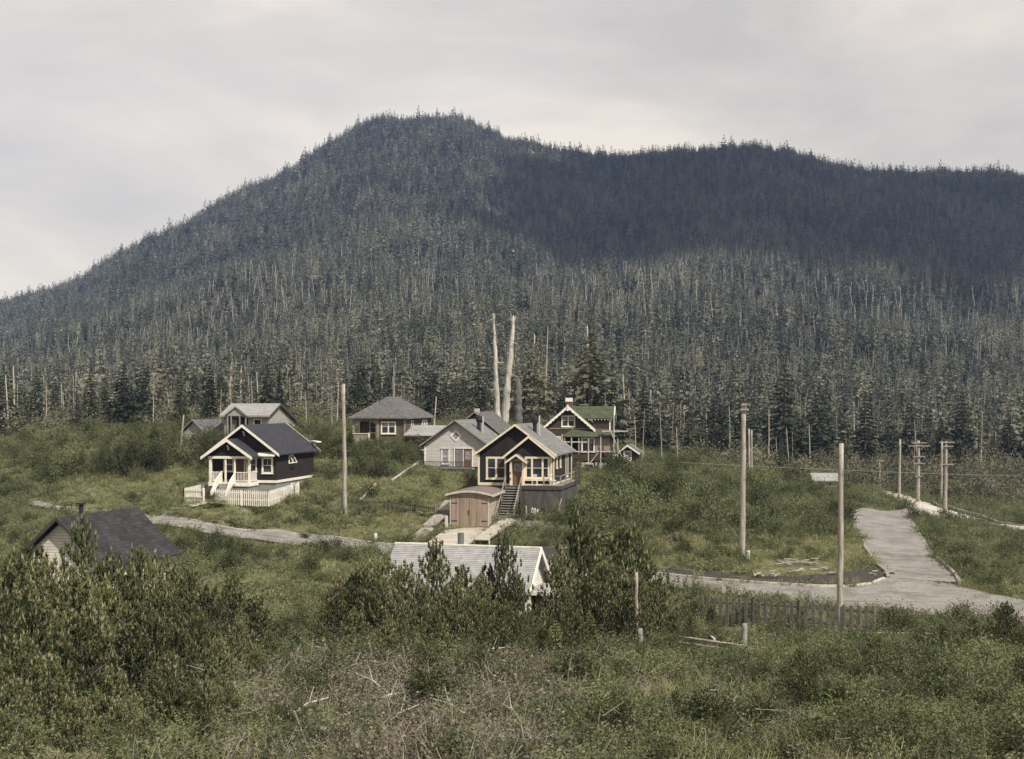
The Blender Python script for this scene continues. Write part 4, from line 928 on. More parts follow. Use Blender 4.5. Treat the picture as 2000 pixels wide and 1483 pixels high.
def weed(name, seed, mat, stems=14, h_=.6, leaf=.1, per=8, tw=None):
    rs = np.random.default_rng(seed); C = []; A = []; S0 = []; S1 = []
    for i in range(stems):
        b = np.array([rs.normal()*.22, rs.normal()*.22, 0]); t = b+np.array([rs.normal()*.22, rs.normal()*.22, h_*rs.uniform(.5,1.2)]); S0.append(b); S1.append(t)
        for k in range(per):
            f = rs.uniform(.25,1.02); C.append(b+(t-b)*f); A.append(unit(np.array([rs.normal(), rs.normal(), rs.uniform(-.3,.7)]))*leaf*rs.uniform(.6,1.4))
    C = np.array(C); A = np.array(A)
    return qmesh(name, [(rhomb(C, A, np.linalg.norm(A, axis=1)*.5, rs), mat), (strip(np.array(S0), np.array(S1), .012, rs), tw or mat)])
def twigs(name, seed, n=16, l=.8, w=.02, mat=None):
    rs = np.random.default_rng(seed); P0 = np.stack([rs.normal(size=n)*.35, rs.normal(size=n)*.35, rs.uniform(0,.25,n)], -1)
    d = np.stack([rs.normal(size=n), rs.normal(size=n), rs.uniform(-.1,.8,n)], -1); d = unit(d)*l*rs.uniform(.3,1,(n,1)); P1 = P0+d
    k = np.repeat(np.arange(n), 2); f = rs.uniform(.3,.9,(2*n,1)); Q0 = P0[k]+d[k]*f; Q1 = Q0+unit(d[k]+rs.normal(size=(2*n,3))*.5*l)*l*.3
    return qmesh(name, [(np.concatenate([strip(P0, P1, w, rs), strip(Q0, Q1, w*.6, rs)]), mat or M['twig'])])

# ------------------------------------------------------------------ masses of plants (nobody could count them): points carrying instances
def inside(P, poly):
    x, y = P[:,0], P[:,1]; r = np.zeros(len(P), bool); n = len(poly); j = n-1
    for i in range(n):
        xi, yi = poly[i]; xj, yj = poly[j]
        c = ((yi > y) != (yj > y)) & (x < (xj-xi)*(y-yi)/((yj-yi) or 1e-9)+xi); r ^= c; j = i
    return r
def allowed(P):
    ok = np.ones(len(P), bool)
    for q in POLYS:
        lo = q.min(0)-.5; hi = q.max(0)+.5; s = np.nonzero((P[:,0] > lo[0])&(P[:,0] < hi[0])&(P[:,1] > lo[1])&(P[:,1] < hi[1]))[0]
        if len(s): ok[s[inside(P[s], q)]] = False
    return ok
def mass(name, protos, XY, scl, idx=None, tilt=.12, kind='stuff', dz=0.0, zs=None):
    n = len(XY); z = H(XY[:,0], XY[:,1])+dz
    me = bpy.data.meshes.new(name); me.vertices.add(n); me.vertices.foreach_set('co', np.column_stack([XY, z]).astype(np.float32).ravel())
    if idx is None: idx = rng.integers(0, len(protos), n)
    a = me.attributes.new('pick', 'INT', 'POINT'); a.data.foreach_set('value', np.asarray(idx, np.int32))
    rot = np.column_stack([rng.normal(size=n)*tilt, rng.normal(size=n)*tilt, rng.uniform(0, 6.283, n)])
    a = me.attributes.new('turn', 'FLOAT_VECTOR', 'POINT'); a.data.foreach_set('vector', rot.astype(np.float32).ravel())
    sc = np.column_stack([scl, scl, scl if zs is None else zs])
    a = me.attributes.new('size', 'FLOAT_VECTOR', 'POINT'); a.data.foreach_set('vector', sc.astype(np.float32).ravel())
    o = link(name, me); tag(o, kind=kind)
    col = bpy.data.collections.new(name+'_sources')
    for i, p in enumerate(protos): col.objects.link(bpy.data.objects.new('%s_%02d' % (name, i), p))
    for p in protos:
        for m_ in p.materials:
            if m_.name not in [x.name for x in me.materials]: me.materials.append(m_)
    g = bpy.data.node_groups.new(name, 'GeometryNodeTree')
    g.interface.new_socket('Geometry', in_out='INPUT', socket_type='NodeSocketGeometry'); g.interface.new_socket('Geometry', in_out='OUTPUT', socket_type='NodeSocketGeometry')
    gi = g.nodes.new('NodeGroupInput'); go = g.nodes.new('NodeGroupOutput'); ip = g.nodes.new('GeometryNodeInstanceOnPoints')
    ci = g.nodes.new('GeometryNodeCollectionInfo'); ci.inputs[0].default_value = col; ci.inputs['Separate Children'].default_value = True; ci.inputs['Reset Children'].default_value = True
    def at(nm, t):
        q = g.nodes.new('GeometryNodeInputNamedAttribute'); q.data_type = t; q.inputs[0].default_value = nm
        return [s for s in q.outputs if s.enabled][0]
    eu = g.nodes.new('FunctionNodeEulerToRotation')
    g.links.new(gi.outputs[0], ip.inputs['Points']); g.links.new(ci.outputs[0], ip.inputs['Instance']); ip.inputs['Pick Instance'].default_value = True
    g.links.new(at('pick', 'INT'), ip.inputs['Instance Index']); g.links.new(at('turn', 'FLOAT_VECTOR'), eu.inputs[0]); g.links.new(eu.outputs[0], ip.inputs['Rotation'])
    g.links.new(at('size', 'FLOAT_VECTOR'), ip.inputs['Scale']); g.links.new(ip.outputs[0], go.inputs[0])
    md = o.modifiers.new('plants', 'NODES'); md.node_group = g
    return o
def fan(n, y0, y1, u=.52, extra=4):
    Y = np.sqrt(rng.uniform(y0*y0, y1*y1, n)); X = rng.uniform(-1, 1, n)*(u*Y+extra); return np.column_stack([X, Y])
def pxl(P): return 1000+F*P[:,0]/P[:,1]
def thin(P, f): return P[rng.random(len(P)) < f(P)]

def clearing(*pts):
    POLYS.append(np.array([tuple(G(*p).xy) for p in pts]))
clearing((1300,1246),(1480,1262),(1480,1296),(1290,1282)); clearing((1660,1243),(1860,1246),(1860,1258),(1660,1256))
clearing((1375,1222),(1710,1237),(1708,1256),(1372,1245)); clearing((1480,1098),(1625,1098),(1625,1126),(1480,1130)); clearing((1240,1275),(1262,1275),(1262,1300),(1238,1300))
clearing((1445,1255),(1465,1255),(1465,1275),(1445,1275)); clearing((1270,1248),(1295,1248),(1295,1262),(1270,1262))
# ground cover near and far
TUFTS = [tuft('grass_tuft', 1, 34, .42, .028, FOL['grass']), tuft('grass_tuft', 2, 30, .5, .022, FOL['grass'], .4, .6), tuft('grass_tuft', 3, 40, .3, .035, FOL['grass'], .5, .4)]
WEEDS = [weed('weed', 4, FOL['weed'], 18, .5, .065, 16), weed('weed', 5, FOL['weed'], 20, .38, .075, 16), weed('weed', 6, FOL['shrub_mid'], 16, .7, .065, 18), weed('weed', 7, FOL['shrub_pale'], 12, .5, .08, 12)]
def fern(name, seed, mat, fronds=9, l=.75):
    rs = np.random.default_rng(seed); C = []; A = []; S0 = []; S1 = []
    for i in range(fronds):
        t = rs.uniform(0, 6.28); d = np.array([math.cos(t), math.sin(t), 0]); s_ = np.array([-d[1], d[0], 0]); L_ = l*rs.uniform(.7,1.2); up = rs.uniform(.5,1.0); pr = np.zeros(3)
        for k in range(1, 12):
            f = k/11; p = d*L_*f*.85+np.array([0,0,L_*(up*f-.75*up*f*f)]); S0.append(pr); S1.append(p); pr = p
            for sg in (-1, 1): C.append(p); A.append((s_*sg+d*.35+np.array([0,0,rs.uniform(-.25,.1)]))*L_*.28*math.sin(math.pi*min(.95,f*.85+.12)))
    A = np.array(A); return qmesh(name, [(rhomb(np.array(C), A, np.linalg.norm(A, axis=1)*.34, rs), mat), (strip(np.array(S0), np.array(S1), .014, rs), mat)])
FERN = [fern('fern', 13, FOL['weed']), fern('fern', 14, FOL['shrub_mid'], 12, .6), shrub('low_bush', 15, FOL['shrub_dark'], M['twig_dark'], n=1100, leaf=.065, R_=.6, Hh=.7, lobes=8), shrub('low_bush', 16, FOL['shrub_mid'], M['twig_dark'], n=1000, leaf=.07, R_=.6, Hh=.6, lobes=8)]
BRAM = [weed('bramble', 8, FOL['bramble'], 16, .6, .08, 8, M['twig']), twigs('dry_twigs', 9), twigs('dry_twigs', 10, 12, 1.1, .018), weed('bramble', 11, FOL['bramble'], 12, .8, .07, 9, M['twig_dark'])]
P = fan(26000, 22, 62, .5); P = P[allowed(P)]
f = fbm(P[:,0]/4, P[:,1]/4, 21); px = pxl(P)
br = np.exp(-((px-820)/260)**2)*np.clip((45-P[:,1])/9, 0, 1)*.85*(.35+1.3*(fbm(P[:,0]/3, P[:,1]/3, 55)-.2))          # the dry bramble patch at the bottom centre
sel = rng.random(len(P)) < br*.85
B = P[sel]; mass('brambles', BRAM, B, rng.uniform(.7, 1.4, len(B)), tilt=.3)
Q = P[~sel]; g = rng.random(len(Q)) < .62+.5*(fbm(Q[:,0]/5, Q[:,1]/5, 8)-.47)*4
mass('grass', TUFTS, Q[g], rng.uniform(.6, 1.25, g.sum())); mass('weeds', WEEDS, Q[~g], rng.uniform(.55, 1.2, (~g).sum()), rng.choice([0,1,2,3], (~g).sum(), p=[.33,.33,.26,.08]))
mass('dry_twigs', BRAM, *(lambda S: (S, rng.uniform(.4, .9, len(S))))(thin(Q, lambda S: np.full(len(S), .24))), tilt=.3)
S = fan(1100, 24, 62, .5); S = S[allowed(S)]; mass('ferns', FERN, S, rng.uniform(.7, 1.5, len(S))*(.6+.8*fbm(S[:,0]/4, S[:,1]/4, 61)), rng.choice(4, len(S), p=[.3,.25,.25,.2]))
S = fan(750, 62, 140, .5); S = S[allowed(S)]; mass('hillside_ferns', FERN, S, rng.uniform(.8, 1.8, len(S)), rng.choice(4, len(S), p=[.2,.2,.35,.25]))
P = fan(34000, 62, 135, .5); P = P[allowed(P)]
g = rng.random(len(P)) < .70+.5*(fbm(P[:,0]/6, P[:,1]/6, 9)-.47)*4
mass('hillside_grass', TUFTS, P[g], rng.uniform(.7, 1.35, g.sum())); mass('hillside_weeds', WEEDS, P[~g], rng.uniform(.7, 1.5, (~g).sum()), rng.choice([0,1,2,3], (~g).sum(), p=[.34,.34,.25,.07]))
P = fan(16000, 135, 225, .5); P = P[allowed(P)]
mass('far_weeds', WEEDS, P, rng.uniform(1.0, 2.2, len(P)), rng.choice([0,1,2,3], len(P), p=[.3,.3,.35,.05]))

# ------------------------------------------------------------------ the wooded mountain
FC = [spruce('far_conifer', 30+i, FOL['far'], 17, 7, 1, r=[.14,.17,.115,.19][i], gap=.22, droop=.55, low=[.12,.05,.3,.04][i]) for i in range(4)]
FO = [shrub('far_broadleaf', 40+i, FOL['far2'], M['twig'], n=300, leaf=.12, R_=.36, Hh=1.0, lobes=11) for i in range(2)]
P = fan(62000, 232, 1480, .47, 25); P = P[rng.random(len(P)) < .35+1.5*(vnoise(P[:,0]/9, P[:,1]/14, 77)-.12)]; n = len(P)
hgt = rng.uniform(8, 16, n)*(.55+.95*fbm(P[:,0]/18, P[:,1]/26, 4)); hgt *= np.clip(P[:,1]/700, .95, 1.2)
px = pxl(P); lowp = np.clip((620-P[:,1])/350, 0, 1)*(.55+.45*(fbm(P[:,0]/60, P[:,1]/80, 14) > .47))
olive = rng.random(n) < lowp*.30*(1.2-np.clip(px/2400, 0, 1))
idx = rng.integers(0, 4, n); idx[olive] = 4+rng.integers(0, 2, olive.sum()); hgt[olive] *= .55
far = np.clip((P[:,1]-750)/500, 0, 1); hgt *= 1-far*.25*rng.random(n)+far*.25*(rng.random(n) < .12)
mass('forest', FC+FO, P, hgt*rng.uniform(.85,1.2,n)*(1+.75*far), idx, tilt=.03, dz=-.3, zs=hgt)
M['far_snag'] = surf('grey_dead_trunks', (.36,.335,.285), .95, .5, 2)
SN = [bole('far_snag', 50+i, M['far_snag'], .0085, .0035, 1, 7, .03, 4, .07, broken=True) for i in range(3)]
P = fan(30000, 225, 1300, .47, 25); y = P[:,1]; px = pxl(P)
keep = rng.random(len(P)) < np.clip(1.1-(y-225)/850, .12, 1)*(.1+3.2*np.clip(fbm(P[:,0]/28, P[:,1]/36, 31)-.38, 0, 1))
P = P[keep]; hs = rng.uniform(6.5, 13.5, len(P))*np.clip(P[:,1]/600, .85, 1.15); mass('dead_forest', SN, P, hs*np.clip(P[:,1]/330, .8, 2.0), tilt=.03, zs=hs, dz=-.2)
P = fan(7000, 170, 260, .5, 10); P = P[allowed(P)]
hs = rng.uniform(1.5, 3.4, len(P)); mass('understory', FO+WEEDS[:1], P, hs, rng.choice([0,1,2], len(P), p=[.45,.45,.1]), tilt=.05)

# ------------------------------------------------------------------ single trees at the edge of the forest
def tree_proto(name, label, cat, group, crown, trunk):
    t = empty(name, (0,0,-50)); tag(t, label, cat, group)
    if crown: link('crown', crown, parent=t)
    if trunk: link('trunk', trunk, parent=t)
    return t
NEAR = [spruce('spruce_crown', 60+i, FOL['spruce'], 22, 8, 5, r=[.19,.24,.16,.21][i], gap=[.06,.1,.15,.1][i], low=[.06,.04,.16,.1][i]) for i in range(4)]
THIN = [spruce('ragged_crown', 70+i, FOL['far'], 15, 5, 4, r=[.14,.17][i], gap=.35, low=[.35,.25][i]) for i in range(2)]
BROAD = [shrub('broadleaf_crown', 75+i, FOL['far2'], M['twig'], n=520, leaf=.12, R_=.34, Hh=1.0, lobes=14) for i in range(2)]
BOLE = [bole('bole', 80+i, M['bark'], .018, .003, .95, 0, .006) for i in range(2)]
SNAG = [bole('bare_trunk', 84+i, M['snag_wood'], [.012,.016,.010,.015][i], [.004,.006,.003,.007][i], 1, [9,6,12,3][i], .02, 7, .10, broken=True) for i in range(4)]
G_SP = 'dark spruces along the forest edge'; G_SN = 'bare dead trunks standing in the forest edge'; G_RG = 'ragged thin conifers along the forest edge'; G_BR = 'small olive broadleaf trees along the forest edge'
used = {}
HERO = [spruce('shaggy_crown', 90+i, FOL['far2'], 26, 9, 5, r=.24, gap=.22, low=.12, droop=.55, size=.9) for i in range(2)]
def plant(kind, x, y, hgt, wide=1.0, label=None, name=None, lean=(0,0), z=None, group=True):
    spec = {'spruce': (NEAR, BOLE, 'spruce_tree', 'dark green pointed spruce standing at the edge of the forest', 'spruce', G_SP),
            'ragged': (THIN, SNAG, 'conifer_tree', 'thin ragged grey green conifer with a bare lower trunk at the forest edge', 'conifer', G_RG),
            'broad': (BROAD, BOLE, 'broadleaf_tree', 'small olive green broadleaf tree at the forest edge', 'tree', G_BR),
            'shaggy': (HERO, SNAG, 'conifer_tree', 'large shaggy olive conifer', 'conifer', G_RG),
            'snag': (None, SNAG, 'dead_tree', 'bare pale dead tree trunk standing at the forest edge', 'dead tree', G_SN)}[kind]
    i = random.randrange(4)
    key = (kind, i)
    if key not in used:
        c = spec[0][i % len(spec[0])] if spec[0] else None; b = spec[1][i % len(spec[1])]
        used[key] = tree_proto(spec[2], spec[3], spec[4], spec[5], c, b); t = used[key]
    else: t = copy_tree(used[key]); t['label'] = spec[3]; t['group'] = spec[5]
    if label: t['label'] = label
    if not group and 'group' in t: del t['group']
    elif group is True: t['group'] = spec[5]
    t.location = (x, y, (h1(x, y) if z is None else z)-.15); w = hgt*wide
    t.scale = (w, w, hgt); t.rotation_euler = (lean[0], lean[1], random.uniform(0, 6.28) if not any(lean) else 0)
    return t
def at_px(px, top, Y, kind, wide=1.0, label=None, lean=(0,0), group=False):
    x = (px-1000)/F*Y; z = h1(x, Y); return plant(kind, x, Y, (HOR-top)/F*Y-z, wide, label, lean=lean, group=group)
# the ones that can be told apart
at_px(522, 693, 168, 'spruce', 1.0, 'tall dark spruce rising just behind the right end of the saltbox house roof')
at_px(547, 716, 170, 'spruce', .95, 'second shorter dark spruce beside the tall one behind the saltbox house')
at_px(1532, 705, 205, 'spruce', 1.25, 'large broad dark spruce in front of the forest, right of the tall centre-right pole')
at_px(1155, 640, 172, 'shaggy', 1.55, 'tall half dead conifer with drooping bare branches behind the green roofed house')
at_px(1040, 655, 175, 'shaggy', 1.15, 'tall ragged conifer just right of the two giant dead trunks')
at_px(845, 700, 172, 'spruce', 1.2, 'dark spruce behind the right side of the hip roofed house')
at_px(905, 715, 178, 'spruce', 1.1, 'dark spruce between the hip roofed house and the giant dead trunks')
at_px(935, 690, 182, 'spruce', 1.0, 'tall dark spruce immediately left of the giant dead trunks')
at_px(868, 735, 176, 'spruce', 1.15, 'short dark spruce beside the white pointed stub')
for q_, t_, Y_, lb in ((1020,720,182,'dark spruce just right of the thick dark broken trunk'),(1195,735,170,'dark spruce right of the green roofed house'),(820,745,184,'dark spruce behind the hip of the mossy roof'),(700,755,178,'dark spruce behind the left side of the hip roofed house'),
  (1345,775,186,'dark spruce left of the squat one near the centre-right pole'),(1600,750,214,'tall dark spruce between the large broad spruce and the right-hand pole'),(1780,770,222,'dark spruce above the four-armed utility pole'),(1880,760,220,'dark spruce behind the right-hand pair of poles'),(1450,750,200,'dark spruce directly behind the centre-right pole')):
    at_px(q_, t_, Y_, 'spruce', 1.15, lb)
at_px(280, 700, 180, 'spruce', .9, 'slim dark spruce at the left side of the forest edge'); at_px(258, 745, 176, 'spruce', .9, 'short dark spruce left of the slim one at the left side')
at_px(205, 735, 178, 'spruce', 1, 'dark spruce above the far left bushes'); at_px(150, 760, 172, 'spruce', 1.1, 'short dark spruce at the far left edge')
at_px(1400, 770, 185, 'spruce', 1.3, 'squat dark spruce left of the tall centre-right pole'); at_px(1290, 790, 170, 'spruce', 1.2, 'small dark spruce behind the bushes right of the brown outhouse')
at_px(1690, 760, 215, 'spruce', 1.1, 'dark spruce above the side road'); at_px(1100, 745, 160, 'spruce', 1.2, 'short dark spruce behind the chimney of the green roofed house')
M['dark_trunk'] = surf('dark_weathered_trunk', (.115,.105,.095), 1, .5, 2.2, stretch=(3,3,.16), bump=.08, dirt=((.035,.032,.03), 1.1, .9))
def giant(px, base, top, topx, Y, r0, r1, label, mat, stubs, seed, cat='dead tree'):
    rs = random.Random(seed); x0 = (px-1000)/F*Y; z0 = h1(x0, Y)-.3; x1 = (topx-1000)/F*Y; z1 = (HOR-top)/F*Y
    t = empty('giant_dead_tree', (x0, Y, z0)); tag(t, label, cat); mb = MB(); pts = []; rr = []
    for i in range(23):
        f = i/22; pts.append((( x1-x0)*f+rs.uniform(-.07,.07)*(0<i<22), rs.uniform(-.08,.08), (z1-z0)*f)); rr.append((r0*(1-f)+r1*f)*(1.35 if i == 0 else rs.uniform(.80,1.16)))
    rr[-1] *= .45; rr[-2] *= .75; mb.tube(pts, rr, 12); [mb.tube([pts[-3], (pts[-2][0]+s_*r1*1.1, 0, pts[-2][2]+.2), (pts[-1][0]+s_*r1*1.5, 0, pts[-1][2]+rs.uniform(-.2,.35))], [r1*.6, r1*.35, .02], 5) for s_ in (-1, 1)]; mb.build('trunk', mat, t, smooth=True)
    for k in range(stubs):
        f = rs.uniform(.25,.97); i = int(f*22); p = Vector(pts[i]); a = rs.uniform(0, 6.28); l = rs.uniform(.5,1.7)*(1.15-f*.5)
        d = Vector((math.cos(a)*l, math.sin(a)*l*.7, 0)); b = MB().tube([p, p+d*.55+Vector((0,0,-.15*l)), p+d+Vector((0,0,rs.uniform(-.5,.3)*l))], [.09,.06,.015], 5, cap=False)
        b.build('branch_stub', mat, t)
    return t
giant(973, 822, 612, 964, 163, .52, .12, 'left of two giant bleached dead trunks behind the cottages, broken off to a thin spike', M['giant_wood'], 15, 1)
giant(984, 824, 617, 1003, 165, .60, .22, 'right-hand giant bleached dead trunk, leaning to the right beside its straight twin', M['giant_wood'], 14, 2)
giant(1012, 832, 740, 1011, 167, .62, .5, 'thick dark broken trunk right of the two giant bleached trunks', M['dark_trunk'], 7, 3)
snl = [(597,765,158,'straight pale dead trunk between the dark spruces and the tall left pole'),(647,752,150,'pale bare trunk just left of the tall left pole'),(659,746,153,'pale bare trunk touching the left side of the tall left pole'),
 (849,774,140,'short white pointed stub behind the hip roofed house'),(1257,803,150,'bright thin bare trunk right of the brown outhouse'),(1240,812,152,'bare trunk directly behind the brown outhouse'),(1291,790,156,'forked pale dead trunk behind the bushes left of the centre-right pole'),
 (432,760,160,'thin bare trunk behind the left end of the saltbox house'),(1322,835,160,'broken pale stump trunk left of the centre-right pole'),(1182,770,158,'leaning pale trunk behind the right side of the green roofed house'),
 (1068,640,175,'slender bare trunk rising over the ragged conifer'),(1500,800,200,'slender pale trunk left of the large broad spruce'),(1580,830,195,'slender bare trunk leaning right of the large broad spruce')]
for px, top, Y, lb in snl: at_px(px, top, Y, 'snag', .9 if px != 849 else 1.6, lb)
# and their look-alikes
cnt = 0
for i in range(900):
    if cnt >= 250: break
    Y = 160+75*random.random()**.8; px = random.uniform(-60, 2060); x = (px-1000)/F*Y
    if px > 1560 and Y < 205: continue
    if px < 1560 and 620 < px and Y < 166: continue
    if not allowed(np.array([[x, Y]]))[0]: continue
    k = random.choices(['spruce','ragged','broad','snag'], [.30,.24,.22,.24] if px > 250 else [.35,.2,.27,.18])[0]
    hg = {'spruce': random.uniform(4.5,11.5), 'ragged': random.uniform(6,11.5), 'broad': random.uniform(2.2,4.6), 'snag': random.uniform(3.5,9.5)}[k]
    plant(k, x, Y, hg, random.uniform(.85,1.2) if k != 'snag' else random.uniform(.6,.95), lean=(0,0) if k != 'snag' else (random.uniform(-.06,.06), random.uniform(-.06,.06))); cnt += 1

# ------------------------------------------------------------------ shrubs on the slopes
SHR = {'dark': [shrub('dark_shrub', 100+i, FOL['shrub_dark'], M['twig_dark'], n=1300, leaf=.095) for i in range(3)],
       'mid': [shrub('green_shrub', 110+i, FOL['shrub_mid'], M['twig_dark'], n=1200, leaf=.10) for i in range(3)],
       'pale': [shrub('pale_shrub', 120+i, FOL['shrub_pale'], M['twig'], n=900, leaf=.13) for i in range(2)]}
def bush(px, py, w, hh, kind, label, group, lift=0, Y=None):
    p = G(px, py) if Y is None else Vector(((px-1000)/F*Y, Y, h1((px-1000)/F*Y, Y)))
    if not allowed(np.array([[p.x, p.y]]))[0]: return None
    o = link('shrub', random.choice(SHR[kind])); tag(o, label, 'shrub', group); o.location = (p.x, p.y, p.z-.1)
    o.scale = (w, w*random.uniform(.85,1.1), hh); o.rotation_euler = (random.uniform(-.08,.08), random.uniform(-.08,.08), random.uniform(0, 6.28)); return o
zones = [  # px range, py range, count, half width, height, kinds, where
 ((1150,1640),(915,1050),68,(.9,1.9),(1.2,2.8),('dark','mid','mid'),'on the overgrown mound between the cottages and the side road'),
 ((80,430),(830,935),50,(1.1,2.3),(1.5,3.1),('dark','dark','mid'),'on the rough slope at the far left'),
 ((0,90),(840,980),10,(1.0,2.2),(1.2,2.6),('dark','mid'),'at the left edge of the picture'),
 ((630,825),(880,935),24,(.8,1.7),(1.0,2.0),('dark','mid'),'below the hip roofed house'),
 ((590,690),(845,900),12,(.8,1.5),(1.0,1.9),('mid','dark'),'behind the dark bungalow beside the tall left pole'),
 ((320,560),(1065,1130),22,(.7,1.3),(.8,1.6),('mid','dark'),'below the main road right of the charcoal roofed cottage'),
 ((1790,1990),(1035,1125),16,(.7,1.3),(.6,1.2),('dark','mid'),'in the ditch right of the side road'),
 ((1060,1200),(965,1060),14,(.6,1.3),(.7,1.5),('mid','dark'),'on the slope below the stilted cottage deck'),
 ((1660,1790),(958,992),12,(.9,1.6),(.8,1.4),('mid','dark'),'between the side road and the gravel road'),
 ((1560,1660),(935,975),9,(.9,1.6),(1.0,1.8),('dark',),'in front of the small white shed'),
 ((1780,2000),(940,975),14,(1.2,2.2),(1.2,2.2),('dark','mid'),'beyond the gravel road among the far poles'),
 ((430,620),(900,930),6,(.8,1.4),(.8,1.4),('mid',),'against the back of the dark bungalow'),
 ((1480,1995),(1290,1420),20,(.5,1.0),(.6,1.1),('mid','dark'),'in the rough foreground at the lower right'),
 ((1180,1400),(1040,1105),10,(.5,1.1),(.6,1.1),('mid','dark'),'on the grassy slope above the main road')]
for (a, b), (c, d), n, wr, hr, kinds, where in zones:
    for i in range(n):
        k = random.choice(kinds); bush(random.uniform(a, b), random.uniform(c, d), random.uniform(*wr), random.uniform(*hr), k, {'dark': 'dark leafy shrub ', 'mid': 'green leafy shrub '}[k]+where, 'shrubs '+where)
for i in range(46):      # dark thickets between the young pines and in the lower right
    if i < 26: px, Y = random.uniform(1080, 2020), random.uniform(28, 52)
    else: px, Y = random.uniform(-20, 700), random.uniform(27, 47)
    bush(px, 0, random.uniform(.45,1.1), random.uniform(.5,1.15), random.choice(('dark','dark','mid')), 'low dark leafy shrub in the '+('right' if i < 26 else 'left')+' half of the foreground brush', 'low shrubs in the '+('right' if i < 26 else 'left')+' foreground', Y=Y)
bush(1512, 1103, .8, 1.3, 'dark', 'small round dark bush beside the log heap on the grassy bank', None)
bush(1075, 1195, .9, 1.1, 'pale', 'bright yellowish green bush in front of the shingle roofed house porch', None, Y=55)
bush(1020, 1240, .8, .8, 'pale', 'low pale feathery bush below the bright yellowish one', None, Y=50)
bush(540, 1165, 1.1, 1.3, 'pale', 'pale broad leaved bush left of the young pines below the road', None, Y=62)
bush(300, 1300, .9, 1.2, 'pale', 'pale leafy bush among the big pines at the lower left', None, Y=38)

# ------------------------------------------------------------------ young pines in the foreground
PIN = [young_pine('pine_crown', 200+i, [13,14,12,13][i], [7,7,8,6][i], 24) for i in range(4)]
PT = bole('pine_stem', 210, M['bark'], .018, .004, .86, 0, .004)
pp = None; PG = 'young bushy pines in the foreground'
def pine(px, top, Y, wide=1.0, label=None, group=PG):
    global pp
    x = (px-1000)/F*Y; z = h1(x, Y)-.1; hg = (HOR-top)/F*Y-z
    if hg < .5: hg = .5
    t = empty('young_pine', (x, Y, z)); tag(t, label or 'young bushy pine with pale upright shoots in the foreground thicket', 'pine', group)
    i = random.randrange(4); link('crown', PIN[i], parent=t); link('trunk', PT, parent=t)
    t.scale = (hg*wide, hg*wide, hg); t.rotation_euler = (random.uniform(-.05,.05), random.uniform(-.05,.05), random.uniform(0, 6.28)); return t
for px, top, Y, w, lb in [(855,1062,50,.85,'tall slim young pine in front of the middle of the silver shingle roof'),(985,1045,48,.62,'spindly young pine with bare side twigs before the right end of the silver roof'),
  (1128,1008,52,.75,'tall young pine just right of the shingle roofed house porch'),(1222,1032,52,.95,'dense young pine, highest of the clump right of the shingle roofed house'),(795,1105,47,1.05,'dense young pine in front of the left end of the silver roof'),
  (155,1022,44,.7,'pine with a tall thin leader standing before the gable of the charcoal roofed cottage'),(270,1080,42,.8,'pine with a pointed top before the eaves of the charcoal roofed cottage')]: pine(px, top, Y, w, lb, None)
